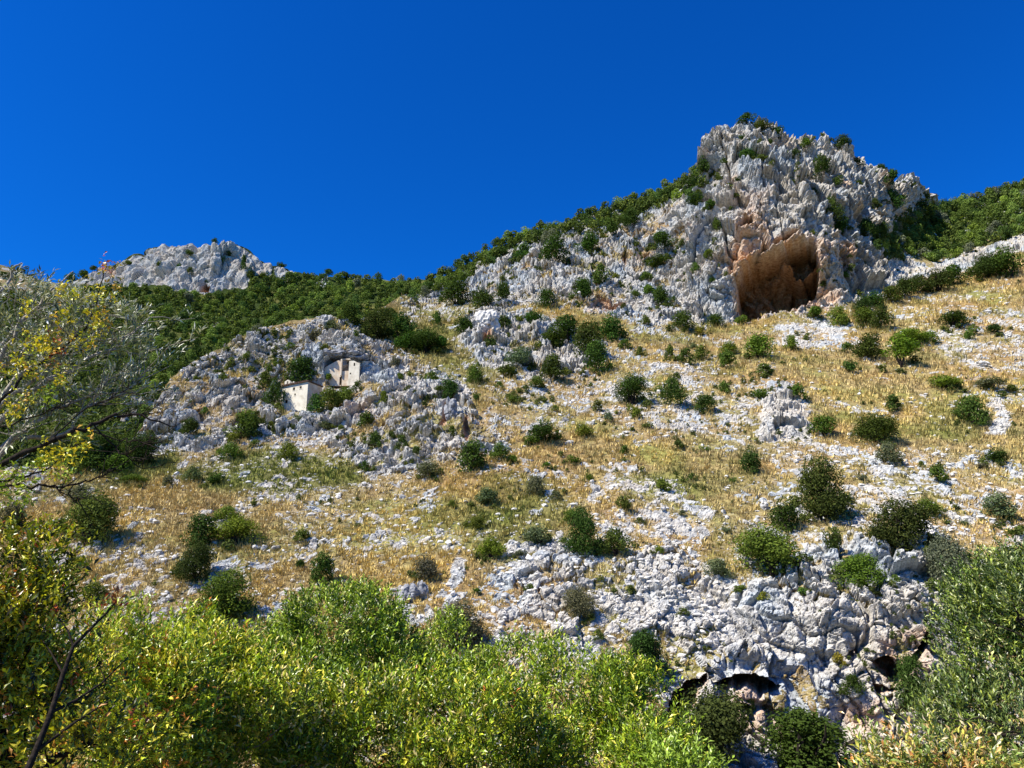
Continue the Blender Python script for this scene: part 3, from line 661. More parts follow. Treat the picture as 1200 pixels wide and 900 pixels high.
BUSH = """103 612 64 56 G t;93 578 28 20 O;8 612 32 34 O;225 557 22 18 O;255 561 20 16 D;195 564 14 14 O;157 560 26 10 G;160 527 44 40 D;118 532 60 44 D;137 545 36 20 G;220 503 24 20 D;285 500 36 34 G;270 530 28 22 G;275 515 16 14 B
265 604 30 18 B;235 626 38 36 D;275 624 54 28 B;229 664 40 44 D;260 700 66 54 G;92 660 22 14 G;112 697 26 22 B;352 628 20 16 G;352 657 14 12 D;375 668 30 34 D;427 490 20 20 D;440 516 16 22 D;470 520 14 20 D;458 511 12 10 D;487 530 10 12 G
552 537 38 36 D;585 532 26 20 G;427 548 14 12 D;505 550 30 22 O;448 465 12 16 G;523 455 24 26 D;570 580 30 18 O;558 612 26 14 G;575 642 34 22 B;495 667 32 28 O;338 530 26 20 B;352 433 38 34 D;368 473 20 20 D;383 469 26 26 G;403 462 26 20 G;419 452 12 14 D
383 440 12 10 G;321 462 22 30 D;327 474 12 8 B;352 474 9 7 B;366 389 20 20 O;388 381 18 10 O;320 430 16 14 G;380 410 12 10 G;309 446 20 20 G;413 402 10 8 G;410 368 24 22 D;440 380 40 32 D;470 385 38 32 D;500 400 44 28 D;478 400 32 22 D;516 403 20 20 D;455 372 26 20 D
535 343 36 30 D;562 352 28 24 D;540 380 24 24 D;588 348 24 22 D;510 376 12 16 D;574 399 16 16 D;591 380 16 18 D;462 421 12 14 O;467 437 12 10 G;557 438 22 22 G;596 433 20 18 D;505 440 16 12 G;650 293 32 34 D;610 295 20 14 D;690 285 26 24 D;714 270 20 22 D;740 257 24 22 D
780 286 28 18 D;796 294 14 10 G;772 307 24 12 D;680 331 20 16 D;705 324 20 20 G;640 351 24 22 D;683 337 26 26 D;722 323 10 9 B;757 322 16 12 G;625 370 32 18 D;665 386 38 28 D;690 402 36 40 D;715 385 30 34 D;650 396 32 24 D;700 420 32 36 D;610 421 32 22 O;648 433 30 28 D;630 448 22 14 G
760 340 16 14 G;778 350 22 26 D;800 376 28 22 D;838 376 22 14 D;820 387 12 12 Y;755 376 12 12 G;733 404 14 12 G;751 411 12 12 D;785 415 12 20 G;804 420 17 20 D;823 413 20 16 G;812 405 9 8 O;855 408 24 14 B;852 422 20 22 G;890 408 38 26 B;896 433 20 14 G;870 374 16 12 G
958 367 20 16 G;985 370 24 24 B;1010 371 30 18 G;1035 373 24 28 D;1012 358 26 18 D;1028 352 28 20 D;1045 346 26 20 D;1062 338 26 22 D;1078 333 28 22 D;1101 329 34 24 D;1119 323 30 22 D;1160 311 40 30 D;1185 306 36 36 D;1120 374 36 16 D;1165 384 20 12 D;1137 389 12 18 G;1065 397 36 17 B;1089 398 24 14 B
1020 408 34 30 D;1056 420 38 26 B t;998 430 17 17 D;993 408 14 13 G;928 403 20 16 G;1108 447 38 16 B;1160 450 34 14 O;1048 472 20 20 D;1025 503 52 34 D;1142 482 36 34 G;1043 533 28 26 O;1168 534 28 18 D;1098 557 20 22 G;965 577 62 68 D;922 606 36 38 D;1172 592 38 28 O;1088 595 28 20 G
1060 622 74 58 D;978 638 20 30 D;905 648 76 56 B;1010 676 60 36 B;842 665 32 20 O;1118 668 56 64 O;965 498 34 20 G;937 462 18 20 G;742 460 40 34 D;790 462 28 36 D;742 482 18 22 G;827 475 28 20 D;772 456 11 9 G;700 477 12 13 G;712 491 12 15 O;640 508 38 26 D;622 516 20 14 G;684 508 22 17 B
670 536 20 11 G;627 570 24 22 O;652 581 14 12 O;732 528 12 12 D;795 521 14 12 D;825 525 16 8 G;880 541 24 32 D;813 558 12 9 D;776 568 20 16 B;730 591 18 22 G;668 607 22 16 G;683 630 40 54 D;632 628 34 24 O;720 640 36 30 G;678 710 40 34 O;760 775 58 54 D;850 453 14 18 G;890 461 20 14 G
535 738 60 54 O;835 862 96 84 D t;950 885 120 76 D t;1000 805 26 24 D;985 775 16 16 Y;1075 802 42 56 D;878 828 20 30 G;875 147 20 10 D;893 148 24 12 G;909 155 16 12 D;880 183 28 18 D;933 183 14 16 D;955 167 22 12 D;960 201 22 24 D;986 174 22 16 D;1005 189 16 12 D;1030 203 12 12 D;1038 216 16 18 D
1045 236 24 24 D;1066 211 20 10 D;1086 226 13 12 D;975 248 22 34 D;984 264 20 26 D;925 211 20 14 G;942 173 14 9 G;1015 271 22 26 D;1031 266 24 20 D;1080 246 28 20 D;979 217 11 16 D;838 259 11 20 D;832 238 12 14 D;990 321 12 10 B;828 195 14 20 D;811 214 26 18 D;817 230 24 16 D;848 187 8 7 D;865 210 8 6 D
921 189 8 10 G;1008 214 10 10 D;1000 232 12 9 G;955 222 9 9 D;830 300 10 12 G;815 315 12 10 G;836 330 8 8 G;900 170 8 8 D;870 168 8 8 D;1060 228 12 10 D;1027 241 10 12 D;965 240 9 10 D;1098 262 18 14 D;1185 455 16 10 G;1150 545 12 8 O;1190 620 18 12 G;790 352 8 8 D;745 345 12 10 G
650 480 10 8 G;600 470 14 10 G;585 452 10 8 G;560 465 10 12 D;530 500 8 8 G;400 505 10 8 G;380 498 14 8 O;350 490 14 10 O;318 500 10 8 G;300 520 12 8 G;240 480 10 8 G;260 450 12 8 G;230 440 10 8 G;290 420 12 10 G;340 405 12 8 G;750 610 12 8 G;800 600 10 8 O;690 560 12 10 G;770 650 14 10 G;860 560 10 8 G
850 620 12 8 O;1010 560 12 8 O;1130 610 10 8 O;1080 545 10 8 G;940 700 14 10 G;895 705 14 10 Y;1045 690 12 8 G;870 690 18 10 G;600 540 14 10 G;640 545 10 8 G;530 590 12 8 G;610 650 16 10 O;560 690 14 8 G;620 690 14 8 G;740 690 12 10 G;800 720 14 10 G;715 780 24 20 G;700 745 14 10 G""".replace('\n', ';')
FARB = """26 311 14 11 D;85 320 16 10 D;97 322 14 12 D;109 313 9 8 D;164 302 8 6 D;150 310 12 6 G;222 296 10 8 D;253 283 9 6 D;284 312 10 18 D;292 322 12 16 D;330 311 12 8 D;207 312 8 16 D;262 300 8 12 G;271 295 8 7 D;383 325 14 9 D;405 324 16 10 D;8 322 18 9 D;70 352 24 14 D;45 338 14 8 D;222 318 7 9 G;190 313 6 8 G;240 328 7 6 G;309 322 12 9 G;345 325 10 8 D""".replace('\n', ';')
things = []
def where(u, v):
    best = None
    for nm, x, y in LAND:
        d = math.hypot(u - x, v - y)
        if d < 14: continue
        if best is None or d < best[0]: best = (d, nm, u - x, v - y)
    d, nm, dx, dy = best
    a = math.degrees(math.atan2(-dy, dx)) % 360
    way = ['to the right of', 'up and right of', 'above', 'up and left of', 'to the left of', 'down and left of', 'below', 'down and right of'][int((a + 22.5) // 45) % 8]
    return nm, way, d
def put_crown(u, v, wpx, hpx, hue, fn, tree=False, far=False):
    base = np.array(fn(u, v + hpx * 0.45))
    if not far and v < 345 and u > 560: base = base * (1 - 2.4 / np.linalg.norm(base))   # rooted on the outer edge of its ledge
    s = float(depth_of(base)) / FPX
    me = random.choice(SMALL if wpx < 22 else MID if wpx < 40 else BIG)
    j = 1 + random.uniform(-.12, .12)
    c = tuple(x * random.uniform(0.85, 1.15) * j for x in HUE[hue]) + (1,)
    if wpx < 22 and hue == 'D' : c = tuple(x * 1.1 for x in c[:3]) + (1,)
    z0 = -0.08 * hpx * s
    sc3 = (wpx * s * 1.24, wpx * s * 1.24, hpx * s * 1.25)
    if wpx >= 34 or tree:
        lift = 0.45 * hpx * s if (tree and wpx < 60) else 0.0
        o = empty('evergreen_tree' if tree or wpx >= 56 else 'large_shrub', base, '', 'tree' if tree or wpx >= 56 else 'shrub')
        cr = link('crown', me, None, o); cr.location = (0, 0, z0 + lift); cr.scale = sc3; cr.rotation_euler = (0, 0, random.random() * 6.28); cr.color = c
        tr = link('trunk', random.choice(TRUNKS), None, o); tr.scale = (sc3[0], sc3[1], sc3[2] + lift)
    else:
        o = link('shrub', me); o.location = Vector(base) + Vector((0, 0, z0)); o.scale = sc3
        o.rotation_euler = (0, 0, random.random() * 6.28); o.color = c; o['category'] = 'shrub'
    o['group'] = 'shrubs on the far crag' if far else 'shrubs and trees dotted over the near slope'
    nm, way, d = where(u, v)
    things.append([o, u, v, wpx, hue, nm, way, d, tree])
    return o
for lst, fn, far_ in ((BUSH, on_A, False), (FARB, on_B, True)):
    for e in lst.split(';'):
        q = e.split()
        if len(q) < 5: continue
        put_crown(float(q[0]), float(q[1]), float(q[2]), float(q[3]), q[4], fn, len(q) > 5, far_)
def ordinal(i):
    if i < len(ORD): return ORD[i]
    n = i + 1; return f"{n}" + ('th' if 10 <= n % 100 <= 20 else {1: 'st', 2: 'nd', 3: 'rd'}.get(n % 10, 'th'))
ORD = ['nearest', 'second', 'third', 'fourth', 'fifth', 'sixth', 'seventh', 'eighth', 'ninth', 'tenth', 'eleventh', 'twelfth', 'thirteenth', 'fourteenth', 'fifteenth', 'sixteenth', 'seventeenth', 'eighteenth', 'nineteenth', 'twentieth']
groups_ = {}
for t in things: groups_.setdefault((t[5], t[6]), []).append(t)
for (nm, way), L in groups_.items():
    L.sort(key=lambda t: t[7])
    for i, t in enumerate(L):
        size = 'tiny' if t[3] < 13 else 'small' if t[3] < 22 else 'medium' if t[3] < 36 else 'large'
        kind = 'tree' if t[8] or t[3] >= 56 else 'shrub'
        t[0]['label'] = f"{size} {HN[t[4]]} {kind}, {ordinal(i)} {way} {nm}"
OWN = {(103, 612): 'round bright-topped green tree on scree, its black shadow falling beside it', (1056, 420): 'small spreading green tree on a bare dark trunk amid golden grass',
       (965, 577): 'large oval dark green bush with smaller bush touching its lower side', (1060, 622): 'broad dark green bush on white rocks above the lower cliff', (905, 648): 'wide bright green bush on rocks above the lower cliff overhangs',
       (683, 630): 'tall narrow dark green bush at the top of the pale rock strip', (835, 862): 'dark green tree covering the foot of the cliff below the overhangs', (950, 885): 'wide dark green tree at the foot of the lower cliff, at the bottom edge',
       (742, 460): 'broad black-green bush, the wider of two beside each other on white rocks', (790, 462): 'upright black-green bush, the narrower of two beside each other on white rocks',
       (352, 433): 'dense dark green bush directly above and behind the white chapel', (820, 387): 'small yellow-green bush below the left foot of the great cave cliff', (535, 738): 'grey-green tree rising just behind the leafy foreground treetops'}
for t in things:
    if (t[1], t[2]) in OWN: t[0]['label'] = OWN[(t[1], t[2])]

# woods: the trees that show largest are things of their own, the rest one mass
def inside(poly, u, v): return sdpoly(np.array([float(u)]), np.array([float(v)]), poly)[0] > 0
def scatter(poly, step, fn, wr, n_try=6000, jitter=0.5, seed=1):
    r = random.Random(seed); pts = []
    xs = [p[0] for p in poly]; ys = [p[1] for p in poly]
    cell = {}
    for _ in range(n_try):
        u = r.uniform(min(xs), max(xs)); v = r.uniform(min(ys), max(ys))
        k = (int(u // step), int(v // step))
        if any(math.hypot(u - q[0], (v - q[1]) * 1.35) < step for a in (-1, 0, 1) for b in (-2, -1, 0, 1, 2) for q in cell.get((k[0] + a, k[1] + b), [])): continue
        if not inside(poly, u, v): continue
        cell.setdefault(k, []).append((u, v)); pts.append((u, v, r.uniform(*wr), fn))
    return pts
pts = []
for p in scatter(W1, 7.6, on_B, (14, 20), 16000, seed=3): pts.append((*p, 'trees of the far wooded hillside', 'round dark evergreen in the dense wood below the far white crag'))
for p in scatter(W2, 7.4, on_A, (14, 20), 6000, seed=4): pts.append((*p, 'trees along the sloping ridge line', 'dark evergreen in the row along the ridge rising to the rocky peak'))
for p in scatter(W3, 8.0, on_A, (15, 21), 7000, seed=5): pts.append((*p, 'trees of the saddle beside the peak', 'green bushy tree in the wooded saddle beside the rocky peak'))
def hidden(u, v): return u < 150 and v > 330 or v > np.interp(u, [p[0] for p in SKY_A], [p[1] for p in SKY_A]) + 4
vis_ = [p for p in pts if p[3] is on_A or not hidden(p[0], p[1])]; hid = [p for p in pts if not (p[3] is on_A or not hidden(p[0], p[1]))]
vis_.sort(key=lambda p: -p[2])
keep = vis_[:290]; rest = vis_[290:] + [h for h in hid if h[0] < 190]
def wood_hue():
    return random.choice(['D', 'D', 'D', 'G', 'G', 'G', 'O', 'B'] if random.random() < .5 else ['D', 'G', 'G'])
LANDW = [('the far white crag', 235, 300), ('the hollow in the far crag', 238, 340), ('the white rocks inside the wood', 256, 380), ('the chapel outcrop top', 392, 372), ('the lowest skyline dip', 430, 327), ('the rocky summit', 885, 150), ('the head of the grassy spur', 500, 345), ('the dark ridge hole', 732, 300),
         ('the yellow-leaved branches', 110, 400), ('the right-hand ledge', 1140, 300), ('the notch beside the peak', 1095, 240), ('the crest above the ridge rocks', 650, 262)]
wood = []
for u, v, wp, fn, grp, lb in keep:
    base = fn(u, v + wp * 0.3); s = float(depth_of(base)) / FPX
    o = link('evergreen_tree', random.choice(SMALL)); o.location = Vector(base) - Vector((0, 0, wp * s * .1)); o.scale = (wp * s, wp * s, wp * s * random.uniform(.85, 1.05)); o.rotation_euler = (0, 0, random.random() * 6.28)
    hk = wood_hue() if 'saddle' not in grp else random.choice('DGGGBO'); c = HUE[hk]; k = random.uniform(0.9, 1.9)
    d_, nm_, dx_, dy_ = min((math.hypot(u - x, v - y), nm, u - x, v - y) for nm, x, y in LANDW)
    way_ = ['to the right of', 'up and right of', 'above', 'up and left of', 'to the left of', 'down and left of', 'below', 'down and right of'][int((math.degrees(math.atan2(-dy_, dx_)) % 360 + 22.5) // 45) % 8]
    wood.append((nm_, way_, d_, hk, o)); o.color = (c[0] * k, c[1] * k, c[2] * k * 1.2, 1)
    tag(o, lb, 'tree', grp)
gw = {}
for t in wood: gw.setdefault((t[0], t[1], t[3]), []).append(t)
for (nm_, way_, hk), L in gw.items():
    L.sort(key=lambda t: t[2])
    for i, t in enumerate(L): t[4]['label'] = f"{HN[hk]} wood tree, {ordinal(i)} such {way_} {nm_}"
TV = [np.empty(len(m.vertices) * 3, np.float32) for m in TINY]; TL = []
for m, a in zip(TINY, TV):
    m.vertices.foreach_get('co', a); l = np.empty(len(m.vertices), np.float32); m.attributes['leaf_rand'].data.foreach_get('value', l); TL.append(l)
VV = []; LL = []
for u, v, wp, fn, grp, lb in rest:
    base = np.array(fn(u, v + wp * 0.3)); s = float(depth_of(base)) / FPX; k = random.randrange(4); a = random.random() * 6.28
    c, q = math.cos(a), math.sin(a); X = TV[k].reshape(-1, 3) @ np.array([[c, q, 0], [-q, c, 0], [0, 0, 1]])
    VV.append(X * wp * s * 1.05 + base - np.array([0, 0, wp * s * .1])); LL.append(np.clip(TL[k] + random.uniform(-.25, .25), 0, 1))
me = fast_mesh('woodland', np.concatenate(VV), np.arange(sum(len(x) for x in VV)).reshape(-1, 4), {'leaf_rand': np.concatenate(LL)})
o = link('woodland', me, M_CROWN); o.color = (0.095, 0.130, 0.034, 1)
tag(o, 'smaller evergreens of the woods filling the gaps between single trees', 'woodland', None, 'stuff')
print('crowns', len(things), len(keep), len(rest), round(time.time() - T0, 1))

# low growth: ragged skirts round the bushes and dark sprigs in the rock
VV = []; LL = []
def sprig(u, v, wp, hp):
    base = np.array(on_A(u, v)); s = float(depth_of(base)) / FPX; k = random.randrange(4); a = random.random() * 6.28
    c, q = math.cos(a), math.sin(a); X = TV[k].reshape(-1, 3) @ np.array([[c, q, 0], [-q, c, 0], [0, 0, 1]])
    VV.append(X * np.array([wp, wp, hp]) * s + base - np.array([0, 0, hp * s * .15])); LL.append(np.clip(TL[k] + random.uniform(-.35, .35), 0, 1))
for t in things:
    if t[3] < 12 or t[5] == 'the far white crag': continue
    for _ in range(random.choice((1, 2, 3, 4))):
        a = random.uniform(-1, 1); wq = t[3] * random.uniform(.3, .55)
        sprig(t[1] + a * t[3] * .6, t[2] + t[3] * random.uniform(.1, .5), wq, wq * random.uniform(.5, .9))
sw = np.zeros((NR, NC))
for nm, k in (('outcrop', 1.0), ('crag_mid', 1.2), ('midrock', 1.6), ('peak', 1.1), ('midscree', .8), ('lowcliff', .5), ('right_a', .25), ('ledge', .6)):
    sw = np.maximum(sw, k * sstep(0, 4, sdpoly(U, Vv, POLY[nm])))
sw = (sw + 0.12) * sstep(0.0, 0.35, fbm(P0 / 10, 3, 202)).reshape(NR, NC) * (1 - incave.reshape(NR, NC)) * (1 - pad.reshape(NR, NC)) * (1.6 - ROCK)
ps_, idx_ = pick(sw, 1500)
for q in idx_:
    wq = random.choice((random.uniform(3.5, 8), random.uniform(4, 13))); sprig(uf[q], vf[q], wq, wq * random.uniform(.6, 1.0))
me = fast_mesh('undergrowth', np.concatenate(VV), np.arange(sum(len(x) for x in VV)).reshape(-1, 4), {'leaf_rand': np.concatenate(LL)})
o = link('undergrowth', me, M_CROWN); o.color = (0.090, 0.115, 0.032, 1)
tag(o, 'low ragged green growth around the bushes and in cracks of the rock', 'undergrowth', None, 'stuff')

# ------------------------------------------------------------------ boulders that can be told apart
def boulder(u, v, wpx, hpx, label, dark=False, seed=0, fn=on_A):
    r = np.random.default_rng(seed + 900); base = np.array(fn(u, v + hpx * 0.4)); s = float(depth_of(base)) / FPX
    me = bpy.data.meshes.new('boulder'); import bmesh
    bm = bmesh.new(); bmesh.ops.create_icosphere(bm, subdivisions=4, radius=0.5)
    V = np.array([x.co for x in bm.verts]); off = r.random(3) * 50
    a1, a2, ra, ta = worley(V * 2.6 + off, seed); c1, c2, rc, tc = worley(V * 6.5 + off, seed + 1)
    k = 1 + 0.28 * (ra - .5) + 0.45 * ta - 0.2 * (1 - sstep(0, .2, a2 - a1)) + 0.12 * (rc - .5) - 0.09 * (1 - sstep(0, .25, c2 - c1))
    V = V * k[:, None]
    for x, p in zip(bm.verts, V): x.co = p
    bm.to_mesh(me); bm.free()
    o = link('boulder', me, M_DARKROCK if dark else M_STONE); o.location = base + np.array([0, 0, hpx * s * .35]); o.scale = (wpx * s, wpx * s * .8, hpx * s)
    o.rotation_euler = (0, 0, 0); tag(o, label, 'boulder', 'limestone boulders standing on the slope')
M_DARKROCK = simple('grey_limestone', [(0.3, (0.12, 0.125, 0.135)), (0.5, (0.26, 0.265, 0.28)), (0.75, (0.42, 0.42, 0.42))], 1.2)
boulder(480, 694, 22, 22, 'grey boulder leaning beside another, just below a grey-green shrub', True, 1)
boulder(494, 690, 14, 22, 'dark upright boulder on the shadowed side of a wider grey one', True, 2)
boulder(528, 476, 16, 28, 'grey slanting slab with a smooth face on the chapel outcrop', True, 3)
boulder(896, 592, 9, 12, 'single white boulder alone in golden grass near the large oval bush', False, 4)
boulder(1080, 626, 36, 24, 'broad smooth pale slab in the scree beside the broad dark bush', False, 5)
boulder(28, 592, 8, 5, 'small flat white stone on scree above the darkest bush by the frame edge', False, 6)
boulder(572, 378, 26, 34, 'tall tilted white boulder above the dark hole in the middle crag', False, 7)
boulder(1060, 392, 12, 8, 'white boulder beside the bright shrubs on the golden slope', False, 8)
boulder(1152, 426, 14, 8, 'flat white boulder on the upper golden slope under the ledge', False, 9)
boulder(668, 520, 10, 7, 'white stone between two green shrubs near the slope centre', False, 10)

# ------------------------------------------------------------------ chapel and hermitage
M_WHITE = simple('lime_plaster', [(0.3, (0.46, 0.41, 0.32)), (0.5, (0.64, 0.59, 0.48)), (0.75, (0.74, 0.69, 0.57))], 0.9, 0.2)
M_OLDWALL = simple('weathered_plaster', [(0.25, (0.40, 0.26, 0.15)), (0.45, (0.60, 0.47, 0.33)), (0.7, (0.76, 0.68, 0.55))], 0.6, 0.5)
M_ROOF = simple('brown_roof_tiles', [(0.3, (0.07, 0.045, 0.035)), (0.7, (0.16, 0.10, 0.07))], 3)
M_DARKWOOD = simple('dark_window', [(0.3, (0.01, 0.01, 0.01)), (0.7, (0.03, 0.025, 0.02))], 3)
def wall_panel(W, H, T, holes, topf=None):
    """wall in local x (0..W), z (0..H), thickness T along +y, rectangular openings (x0, x1, z0, z1)"""
    xs = sorted({0, W, *[h[0] for h in holes], *[h[1] for h in holes], *np.linspace(0, W, 7)}); zs = sorted({0, H, *[h[2] for h in holes], *[h[3] for h in holes]})
    topf = topf or (lambda x: H)
    V = []; F = []; vid = {}
    def vert(i, k, y):
        key = (i, k, y)
        if key not in vid:
            z = zs[k] if k < len(zs) - 1 else topf(xs[i]); vid[key] = len(V); V.append((xs[i], y, z))
        return vid[key]
    def solid_(i, k):
        if i < 0 or k < 0 or i >= len(xs) - 1 or k >= len(zs) - 1: return False
        cx = (xs[i] + xs[i + 1]) / 2; cz = (zs[k] + zs[k + 1]) / 2
        return not any(h[0] < cx < h[1] and h[2] < cz < h[3] for h in holes)
    for i in range(len(xs) - 1):
        for k in range(len(zs) - 1):
            if not solid_(i, k): continue
            F.append((vert(i, k, 0), vert(i + 1, k, 0), vert(i + 1, k + 1, 0), vert(i, k + 1, 0)))
            F.append((vert(i, k, T), vert(i, k + 1, T), vert(i + 1, k + 1, T), vert(i + 1, k, T)))
            if not solid_(i - 1, k): F.append((vert(i, k, 0), vert(i, k + 1, 0), vert(i, k + 1, T), vert(i, k, T)))
            if not solid_(i + 1, k): F.append((vert(i + 1, k, 0), vert(i + 1, k, T), vert(i + 1, k + 1, T), vert(i + 1, k + 1, 0)))
            if not solid_(i, k - 1): F.append((vert(i, k, 0), vert(i, k, T), vert(i + 1, k, T), vert(i + 1, k, 0)))
            if not solid_(i, k + 1): F.append((vert(i, k + 1, 0), vert(i + 1, k + 1, 0), vert(i + 1, k + 1, T), vert(i, k + 1, T)))
    return np.array(V), np.array(F)
def panel(name, W, H, T, holes, mat, parent, loc, rz=0, topf=None):
    V, F = wall_panel(W, H, T, holes, topf); o = link(name, fast_mesh(name, V, F), mat, parent); o.location = loc; o.rotation_euler = (0, 0, rz); return o
pc = np.array(on_A(343, 471)); s = float(depth_of(pc)) / FPX
CW, CH, CD = 27.5 * s / 0.80, 22.0 * s, 5.0
ch = empty('chapel', Vector(unproj(330.5, 473.0, pc[1] - 1.2)), 'small white chapel with a bell gable and brown roof on the rocky outcrop', 'chapel')
ch.rotation_euler = (0, 0, R(-21))
pxm = s
win = [(13.5 * pxm, 16.6 * pxm, 14.6 * pxm, 18.2 * pxm), (23 * pxm, 25.8 * pxm, 15.6 * pxm, 18.8 * pxm), (16.2 * pxm, 18.4 * pxm, 8.4 * pxm, 10.6 * pxm), (3.6 * pxm, 7.6 * pxm, 0, 4.2 * pxm)]
slope_top = lambda x: CH * (0.93 + 0.12 * x / CW)
panel('front_wall', CW, CH, 0.45, win, M_WHITE, ch, (0, 0, 0), 0, slope_top)
panel('side_wall', CD, CH, 0.4, [], M_OLDWALL, ch, (CW - 0.0, 0.455, 0), R(90), lambda x: CH * 1.05)
panel('side_wall', CD, CH, 0.4, [], M_OLDWALL, ch, (0.4, 0.455, 0), R(90), lambda x: CH * 0.93)
def box(name, x0, x1, y0, y1, z0, z1, mat, parent, shear=0.0):
    V = np.array([(x, y, z + shear * (x - x0)) for z in (z0, z1) for y in (y0, y1) for x in (x0, x1)], float)
    F = np.array([(0, 2, 3, 1), (4, 5, 7, 6), (0, 1, 5, 4), (2, 6, 7, 3), (0, 4, 6, 2), (1, 3, 7, 5)])
    return link(name, fast_mesh(name, V, F), mat, parent)
shr = 0.12 * CH / CW
box('foundation', 0.0, CW, 0.0, CD, -2.2, -0.004, M_WHITE, ch)
rf = box('roof', -0.25, CW + 0.25, -0.35, CD + 0.5, CH * 0.93 + 0.03 - 0.25 * shr, CH * 0.93 + 0.26 - .25 * shr, M_ROOF, ch, shr)
for i in range(14):   # ridges of tiles
    x = -0.2 + (CW + .4) * i / 14
    t = box('roof_tile', x, x + (CW + .4) / 14 * .6, -0.42, CD + 0.5, 0, 0.09, M_ROOF, rf, shr); t.location = (0, 0, CH * 0.93 + 0.263 + (x) * shr - .0 * shr)
for i, (a, b_, c, d) in enumerate(win):
    nm = 'door' if i == 3 else 'window'
    wv_ = box(nm, a - .02, b_ + .02, 0.28, 0.34, c, d + .02, M_DARKWOOD, ch)
    if i < 3: box('sill', a - .1, b_ + .1, -0.06, 0.12, c - .10, c - .002, M_WHITE, wv_)
bgw = 8 * pxm
bgz = CH * 0.93 + 0.30
bgab = panel('bell_gable', bgw, 6.6 * pxm, 0.5, [(2.9 * pxm, 5.0 * pxm, 1.0 * pxm, 4.6 * pxm)], M_WHITE, ch, (0.9 * pxm, 0.1, bgz), 0, lambda x: 6.6 * pxm * (1 - .30 * abs(x / bgw * 2 - 1)))
for k, hgt in ((9.6, 2.6), (12.2, 3.6), (14.8, 2.2)):
    box('pinnacle', k * pxm, (k + 1.7) * pxm, 0.15, 0.5, bgz, bgz + hgt * pxm, M_WHITE, ch, shr)
# hermitage under the overhang
def overhang(u, v, Yd, wpx, hpx, dep):
    boulder(u, v, wpx, hpx, f"smooth grey rock lip over the {'brown left wall' if u < 400 else 'dark loggia and pale right wall'} of the hermitage", True, 41 + int(u), lambda a, b_: unproj(u, v, Yd))
    o = bpy.data.objects[[x for x in bpy.data.objects.keys() if x.startswith('boulder')][-1]]; o.scale[1] = dep; return o
ph = np.array(on_A(400, 450)); s = float(depth_of(ph)) / FPX
hb = Vector(unproj(379.5, 452.0, ph[1] - 1.0))
he = empty('hermitage', hb, 'ruined cream-walled hermitage built under a rock overhang above the chapel', 'hermitage'); he.rotation_euler = (0, 0, R(-4))
p = s
overhang(391, 421, ph[1] + 1.2, 34, 14, 6.5); overhang(414, 422, ph[1] + 1.6, 34, 13, 6.0)
panel('front_wall', 19.5 * p, 31 * p, 0.5, [(17.6 * p, 19.49 * p, 1 * p, 11 * p)], M_OLDWALL, he, (0, 0, 0), R(6), lambda x: (22.5 + 9.0 * min(x / (15 * p), 1)) * p)
panel('buttress', 1.6 * p, 32 * p, 0.9, [], M_OLDWALL, he, (18.4 * p, -0.12, 12 * p - 0.0), 0, lambda x: 20 * p)
panel('front_wall', 8.5 * p, 18.5 * p, 0.5, [], M_OLDWALL, he, (20.5 * p, 0.35, 0), 0, lambda x: 18.0 * p)
panel('side_wall', 13 * p, 32 * p, 0.5, [(5.6 * p, 7.4 * p, 23.6 * p, 27.5 * p), (1.6 * p, 3.2 * p, 13.6 * p, 15.6 * p)], M_WHITE, he, (28.0 * p, 0.3, 0), R(-5), lambda x: (30.0 - 6.5 * max(x / (13 * p) - .45, 0)) * p)
box('loggia_back', 19 * p, 29 * p, 3.4, 3.7, 15 * p, 33 * p, M_OLDWALL, he)
box('ceiling_slab', 18.5 * p, 28.5 * p, 0.6, 3.39, 32.1 * p, 33.5 * p, M_OLDWALL, he)
box('loggia_floor', 20.6 * p, 28 * p, 0.86, 2.5, 17.2 * p, 17.9 * p, M_OLDWALL, he)
box('window', 33.4 * p, 35.6 * p, 0.5, 0.56, 23.4 * p, 27.6 * p, M_DARKWOOD, he)
box('window', 29.4 * p, 31.4 * p, 0.5, 0.56, 13.4 * p, 15.8 * p, M_DARKWOOD, he)
box('door', 17.5 * p, 19.8 * p, 0.95, 1.0, 0.8 * p, 11.1 * p, M_DARKWOOD, he)
print('buildings', round(time.time() - T0, 1))

# ------------------------------------------------------------------ foreground trees
def leaf_block(c, d, nrm, L, W, col, fold=0.25, droop=0.15):
    """lanceolate folded leaves: 5 points, 4 triangles each"""
    d = d / (np.linalg.norm(d, axis=1)[:, None] + 1e-9); s = np.cross(d, nrm); s /= np.linalg.norm(s, axis=1)[:, None] + 1e-9; up = np.cross(s, d)
    L = L[:, None]; W = W[:, None]
    b0 = c; mid = c + d * L * 0.5 - up * W * fold * 0.0; tip = c + d * L - up * L * droop
    l = mid + s * W * 0.5 + up * W * fold; r = mid - s * W * 0.5 + up * W * fold
    V = np.stack([b0, l, mid, r, tip], 1).reshape(-1, 3)
    F = (np.array([(0, 2, 1), (0, 3, 2), (1, 2, 4), (2, 3, 4)])[None] + (np.arange(len(c)) * 5)[:, None, None]).reshape(-1, 3)
    return V, F, np.repeat(col, 5, 0)
def palette(n, cols, weights, jit=0.2):
    w_ = np.array(weights, float); k = rng.choice(len(cols), n, p=w_ / w_.sum())
    return np.clip(np.array(cols)[k] * (1 + rng.normal(0, jit, (n, 1))), 0.003, 0.9)
